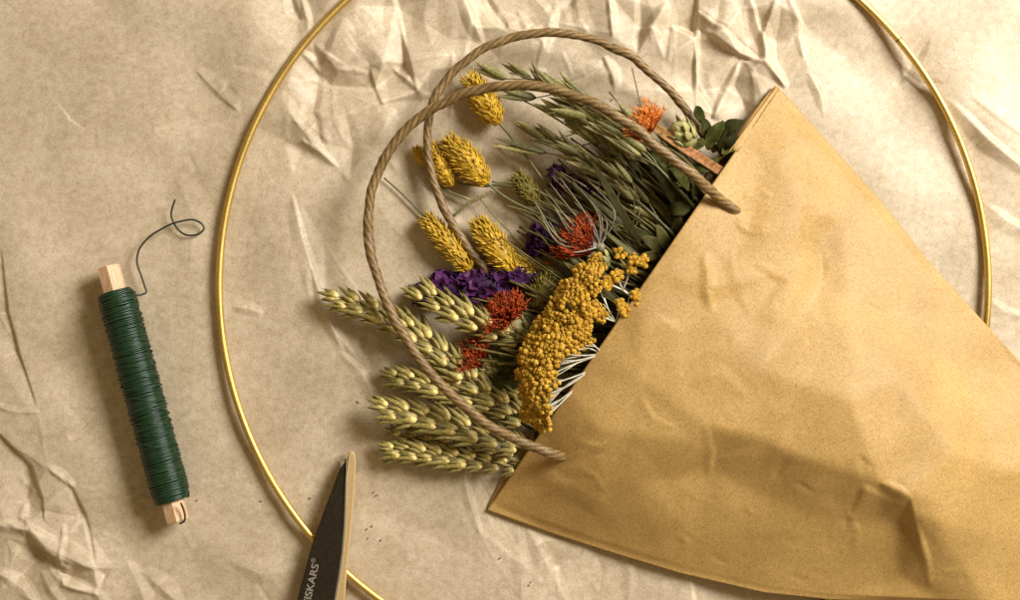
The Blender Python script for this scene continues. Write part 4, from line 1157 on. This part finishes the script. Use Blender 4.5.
# ------------------------------------------------------------------ leaves, loose stems and the tangle in the mouth
def leaf(name, a, b, w, mat, parent=None, up=None, bend=None, loc=None):
    bend = R(0.05, 0.3) if bend is None else bend
    a, b = P(*tuck(*a)), P(*tuck(*b)); d = b - a; n = 13
    u = Vector(up or (R(-.35, .35), R(-.35, .35), 1)).normalized()
    mb = MB(); pts = []; ws = []
    side = u.cross(d).normalized()
    for i in range(n):
        s = i / (n - 1)
        pts.append(a + d * s + u * (math.sin(math.pi * s) * d.length * bend) + side * (math.sin(s * 5 + R(-.15, .15)) * w * 0.2) + u * (math.sin(s * 9 + w) * w * 0.10))
        ws.append(max(0.35, 0.86 * w * (math.sin(math.pi * min(1, s * 0.96 + 0.04)) ** 0.75) * (1 + R(-.06, .06))))
    mb.sweep(pts, ws, [0.4] * n, up=u, n=10, fold=R(0.15, 0.6))
    return mb.build(name, M[mat], parent, loc=loc)


def leafy(stem, leaves, label, mat='leaf'):
    pa = pix(*stem, step=6); tn = thing('leafy_stem', label, 'leaves', pa[0], 'leafy stems in the bag')
    mb = MB(); mb.sweep(pa, 1.7, n=7); mb.build('stem', M['olive'], tn)
    for a, b, w in leaves: leaf('leaf', a, b, w, mat, tn)
    return tn


random.seed(9)
leafy([(760, 210, 26), (725, 160, 30), (705, 130, 30)], [((716, 143, 32), (744, 119, 36), 8.5), ((713, 141, 34), (700, 118, 34), 7.0), ((706, 140, 36), (686, 150, 38), 6.5), ((722, 152, 30), (733, 128, 34), 9), ((722, 155, 34), (748, 136, 32), 8.5), ((708, 150, 36), (722, 120, 40), 8), ((705, 124, 30), (695, 107, 34), 6.0), ((718, 158, 32), (690, 172, 36), 8)], 'dark green leaves next to the folded upper corner of the bag')
leafy([(740, 240, 34), (700, 195, 42), (670, 165, 46)], [((690, 190, 44), (665, 165, 50), 9), ((700, 200, 44), (672, 190, 48), 7), ((680, 176, 46), (658, 172, 48), 7.5), ((705, 205, 44), (692, 180, 52), 8), ((672, 168, 46), (650, 152, 52), 5.5), ((690, 204, 40), (668, 212, 44), 8.5)], 'broad dark leaves under the lower end of the front handle')
leafy([(700, 285, 30), (665, 245, 34), (640, 225, 36)], [((668, 248, 36), (640, 238, 44), 7.5), ((672, 252, 36), (655, 225, 42), 7), ((650, 235, 36), (622, 225, 42), 6), ((660, 250, 34), (640, 256, 36), 6), ((676, 240, 36), (678, 215, 42), 6.5)], 'shaded leaves in the bag mouth above the yellow cluster', 'olive')
leafy([(600, 405, 8), (530, 382, 12), (505, 362, 16)], [((512, 372, 18), (484, 392, 20), 8.5), ((520, 376, 18), (498, 348, 24), 8), ((515, 374, 18), (505, 394, 16), 7), ((528, 380, 16), (516, 352, 24), 7), ((535, 386, 14), (520, 404, 14), 7)], 'green leaves below the red flowers, left of the yellow cluster')
leafy([(620, 445, 8), (560, 425, 9), (520, 405, 9)], [((540, 412, 10), (506, 398, 9), 7), ((552, 420, 10), (520, 424, 9), 7.5), ((548, 418, 10), (536, 440, 8), 7), ((560, 425, 9), (540, 448, 8), 7), ((530, 408, 10), (500, 418, 8), 6.5)], 'dark filler leaves added to deepen the shadow under the low end of the yellow flower cluster')  # filler leaves, added to darken the gap below the cluster
leafy([(600, 380, 8), (550, 350, 12), (520, 330, 14)], [((530, 336, 16), (502, 346, 18), 7), ((540, 344, 16), (512, 362, 18), 7.5), ((528, 334, 16), (520, 306, 18), 7), ((545, 348, 14), (524, 372, 16), 7), ((522, 331, 16), (498, 330, 16), 6)], 'dark leaves between the round red flower and the yellow cluster', 'olive')
tag(leaf('leaf_blade', (655, 265, 40), (588, 158, 44), 4.5, 'olive', loc=P(620, 210, 40)), 'long olive blade slanting across the middle of the oats', 'leaf')
tag(leaf('leaf_blade', (690, 226, 50), (640, 152, 52), 7.5, 'leaf', loc=P(665, 190, 48)), 'wide dark blade lying just under the front handle', 'leaf')

random.seed(15)
for (p, lab) in [([(384, 178, 8), (400, 192, 8), (422, 214, 7), (442, 232, 6)], 'thin bent stem in the loop of the handles, left of the back handle'),
                 ([(452, 217, 10), (470, 203, 11), (492, 192, 13)], 'short thick stick between the plump yellow head and the golden pair'),
                 ([(478, 196, 10), (500, 222, 12), (530, 252, 14), (560, 285, 14)], 'straight thin stem running down to the round purple flower'),
                 ([(505, 205, 15), (535, 215, 18), (575, 240, 20)], 'pale thin stem below the small greenish yellow head'),
                 ([(492, 182, 16), (520, 184, 18), (548, 196, 22), (590, 222, 24)], 'thin stem leaving the plump yellow head to the right')]:
    mb = MB(); pa = pix(*p, step=4); mb.sweep(pa, 1.5 if 'thick' in lab else 0.85, n=6)
    tag(mb.build('dry_stem', M['oatstem'], loc=pa[0]), lab, 'stem')  # thin flower stems, some belonging to the heads, built as separate objects

mb = MB(); random.seed(99)
for k in range(330):                       # the uncountable mass of stems and blades going into the bag
    t_ = R(0, 1.12) ** 0.8
    ex = 575 + 150 * (1 - t_) + R(-8, 20); ey = 410 - 0 + (t_ - 1) * 200 + R(-12, 12)
    ex = 720 - 110 * t_; ey = 200 + 160 * t_
    an = math.radians(R(128, 158)) if t_ < 0.75 else math.radians(R(140, 185)); l = R(50, 165)
    sx_, sy_ = ex + 60 + R(-8, 8), ey + 45 + R(-8, 8)
    tx, ty = ex + l * math.cos(an), ey - l * math.sin(an)
    h0 = R(6, 36)
    pa = pix((sx_, sy_, h0 * 0.8), (ex, ey, h0), ((ex + tx) / 2 + R(-7, 7), (ey + ty) / 2 + R(-7, 7), h0 + R(-4, 6)), (tx, ty, h0 + R(-6, 4)), step=9)
    if random.random() < 0.35:
        w = R(2.5, 5); m_ = len(pa); mb.sweep(pa, [max(0.3, w * math.sin(math.pi * (0.15 + 0.85 * i / (m_ - 1)))) for i in range(m_)], 0.5, up=(R(-.6, .6), R(-.6, .6), 1), n=6)
    else: mb.sweep(pa, R(0.7, 1.5), n=5)
tg = mb.build('stem_tangle', M['olive'], loc=P(680, 280, 10))
tag(tg, 'dark tangle of olive stems and blades in the mouth of the bag', 'stems'); tg['kind'] = 'stuff'

random.seed(41)
for k, (x, y) in enumerate([(261, 501), (310, 498), (374, 492), (377, 495), (372, 526), (367, 529), (381, 540), (368, 538), (529, 585), (531, 582), (500, 558), (197, 500), (612, 100), (358, 402)]):
    mb = MB(); g_ = ground(x, y); c = P(x, y, g_ + 1.0); a = R(0, 6.28); l = R(0.9, 2.0); v_ = Vector((math.cos(a), math.sin(a), 0)) * l
    mb.sweep([c - v_, c + Vector((0, 0, 0.5)), c + v_], [0.3, 0.7, 0.25], [0.2, 0.5, 0.2], n=6)
    tag(mb.build('plant_crumb', M['crumb'], loc=c), 'tiny brown plant crumb lying loose on the paper sheet', 'crumb', 'plant crumbs on the paper')

# ------------------------------------------------------------------ light and camera
w = bpy.data.worlds.new('World'); scene.world = w; w.use_nodes = True
bg = w.node_tree.nodes['Background']; bg.inputs[0].default_value = (1.0, 0.73, 0.38, 1); bg.inputs[1].default_value = 0.28


def area(name, pos, target, size, power, col):
    l = bpy.data.lights.new(name, 'AREA'); l.shape = 'RECTANGLE'; l.size, l.size_y = size; l.energy = power; l.color = col
    o = bpy.data.objects.new(name, l); COL.objects.link(o); o.location = pos
    o.rotation_euler = (Vector(target) - Vector(pos)).to_track_quat('-Z', 'Y').to_euler()
    return o


area('window_light', (0.80, 0.53, 0.80), (0.0, 0.0, 0.0), (0.50, 0.50), 26.0, (1.0, 0.98, 0.955))

cam = bpy.data.cameras.new('camera'); co = bpy.data.objects.new('camera', cam); COL.objects.link(co)
co.location = (0, 0, H * S); cam.sensor_width = 36; cam.lens = 36 * H / 1020.0
cam.clip_start = 0.01; cam.clip_end = 50
scene.camera = co
vs = scene.view_settings; vs.view_transform = 'Standard'; vs.look = 'None'; vs.exposure = 0.1; vs.gamma = 1
for o in scene.objects:
    if '_o' in o.keys(): del o['_o']
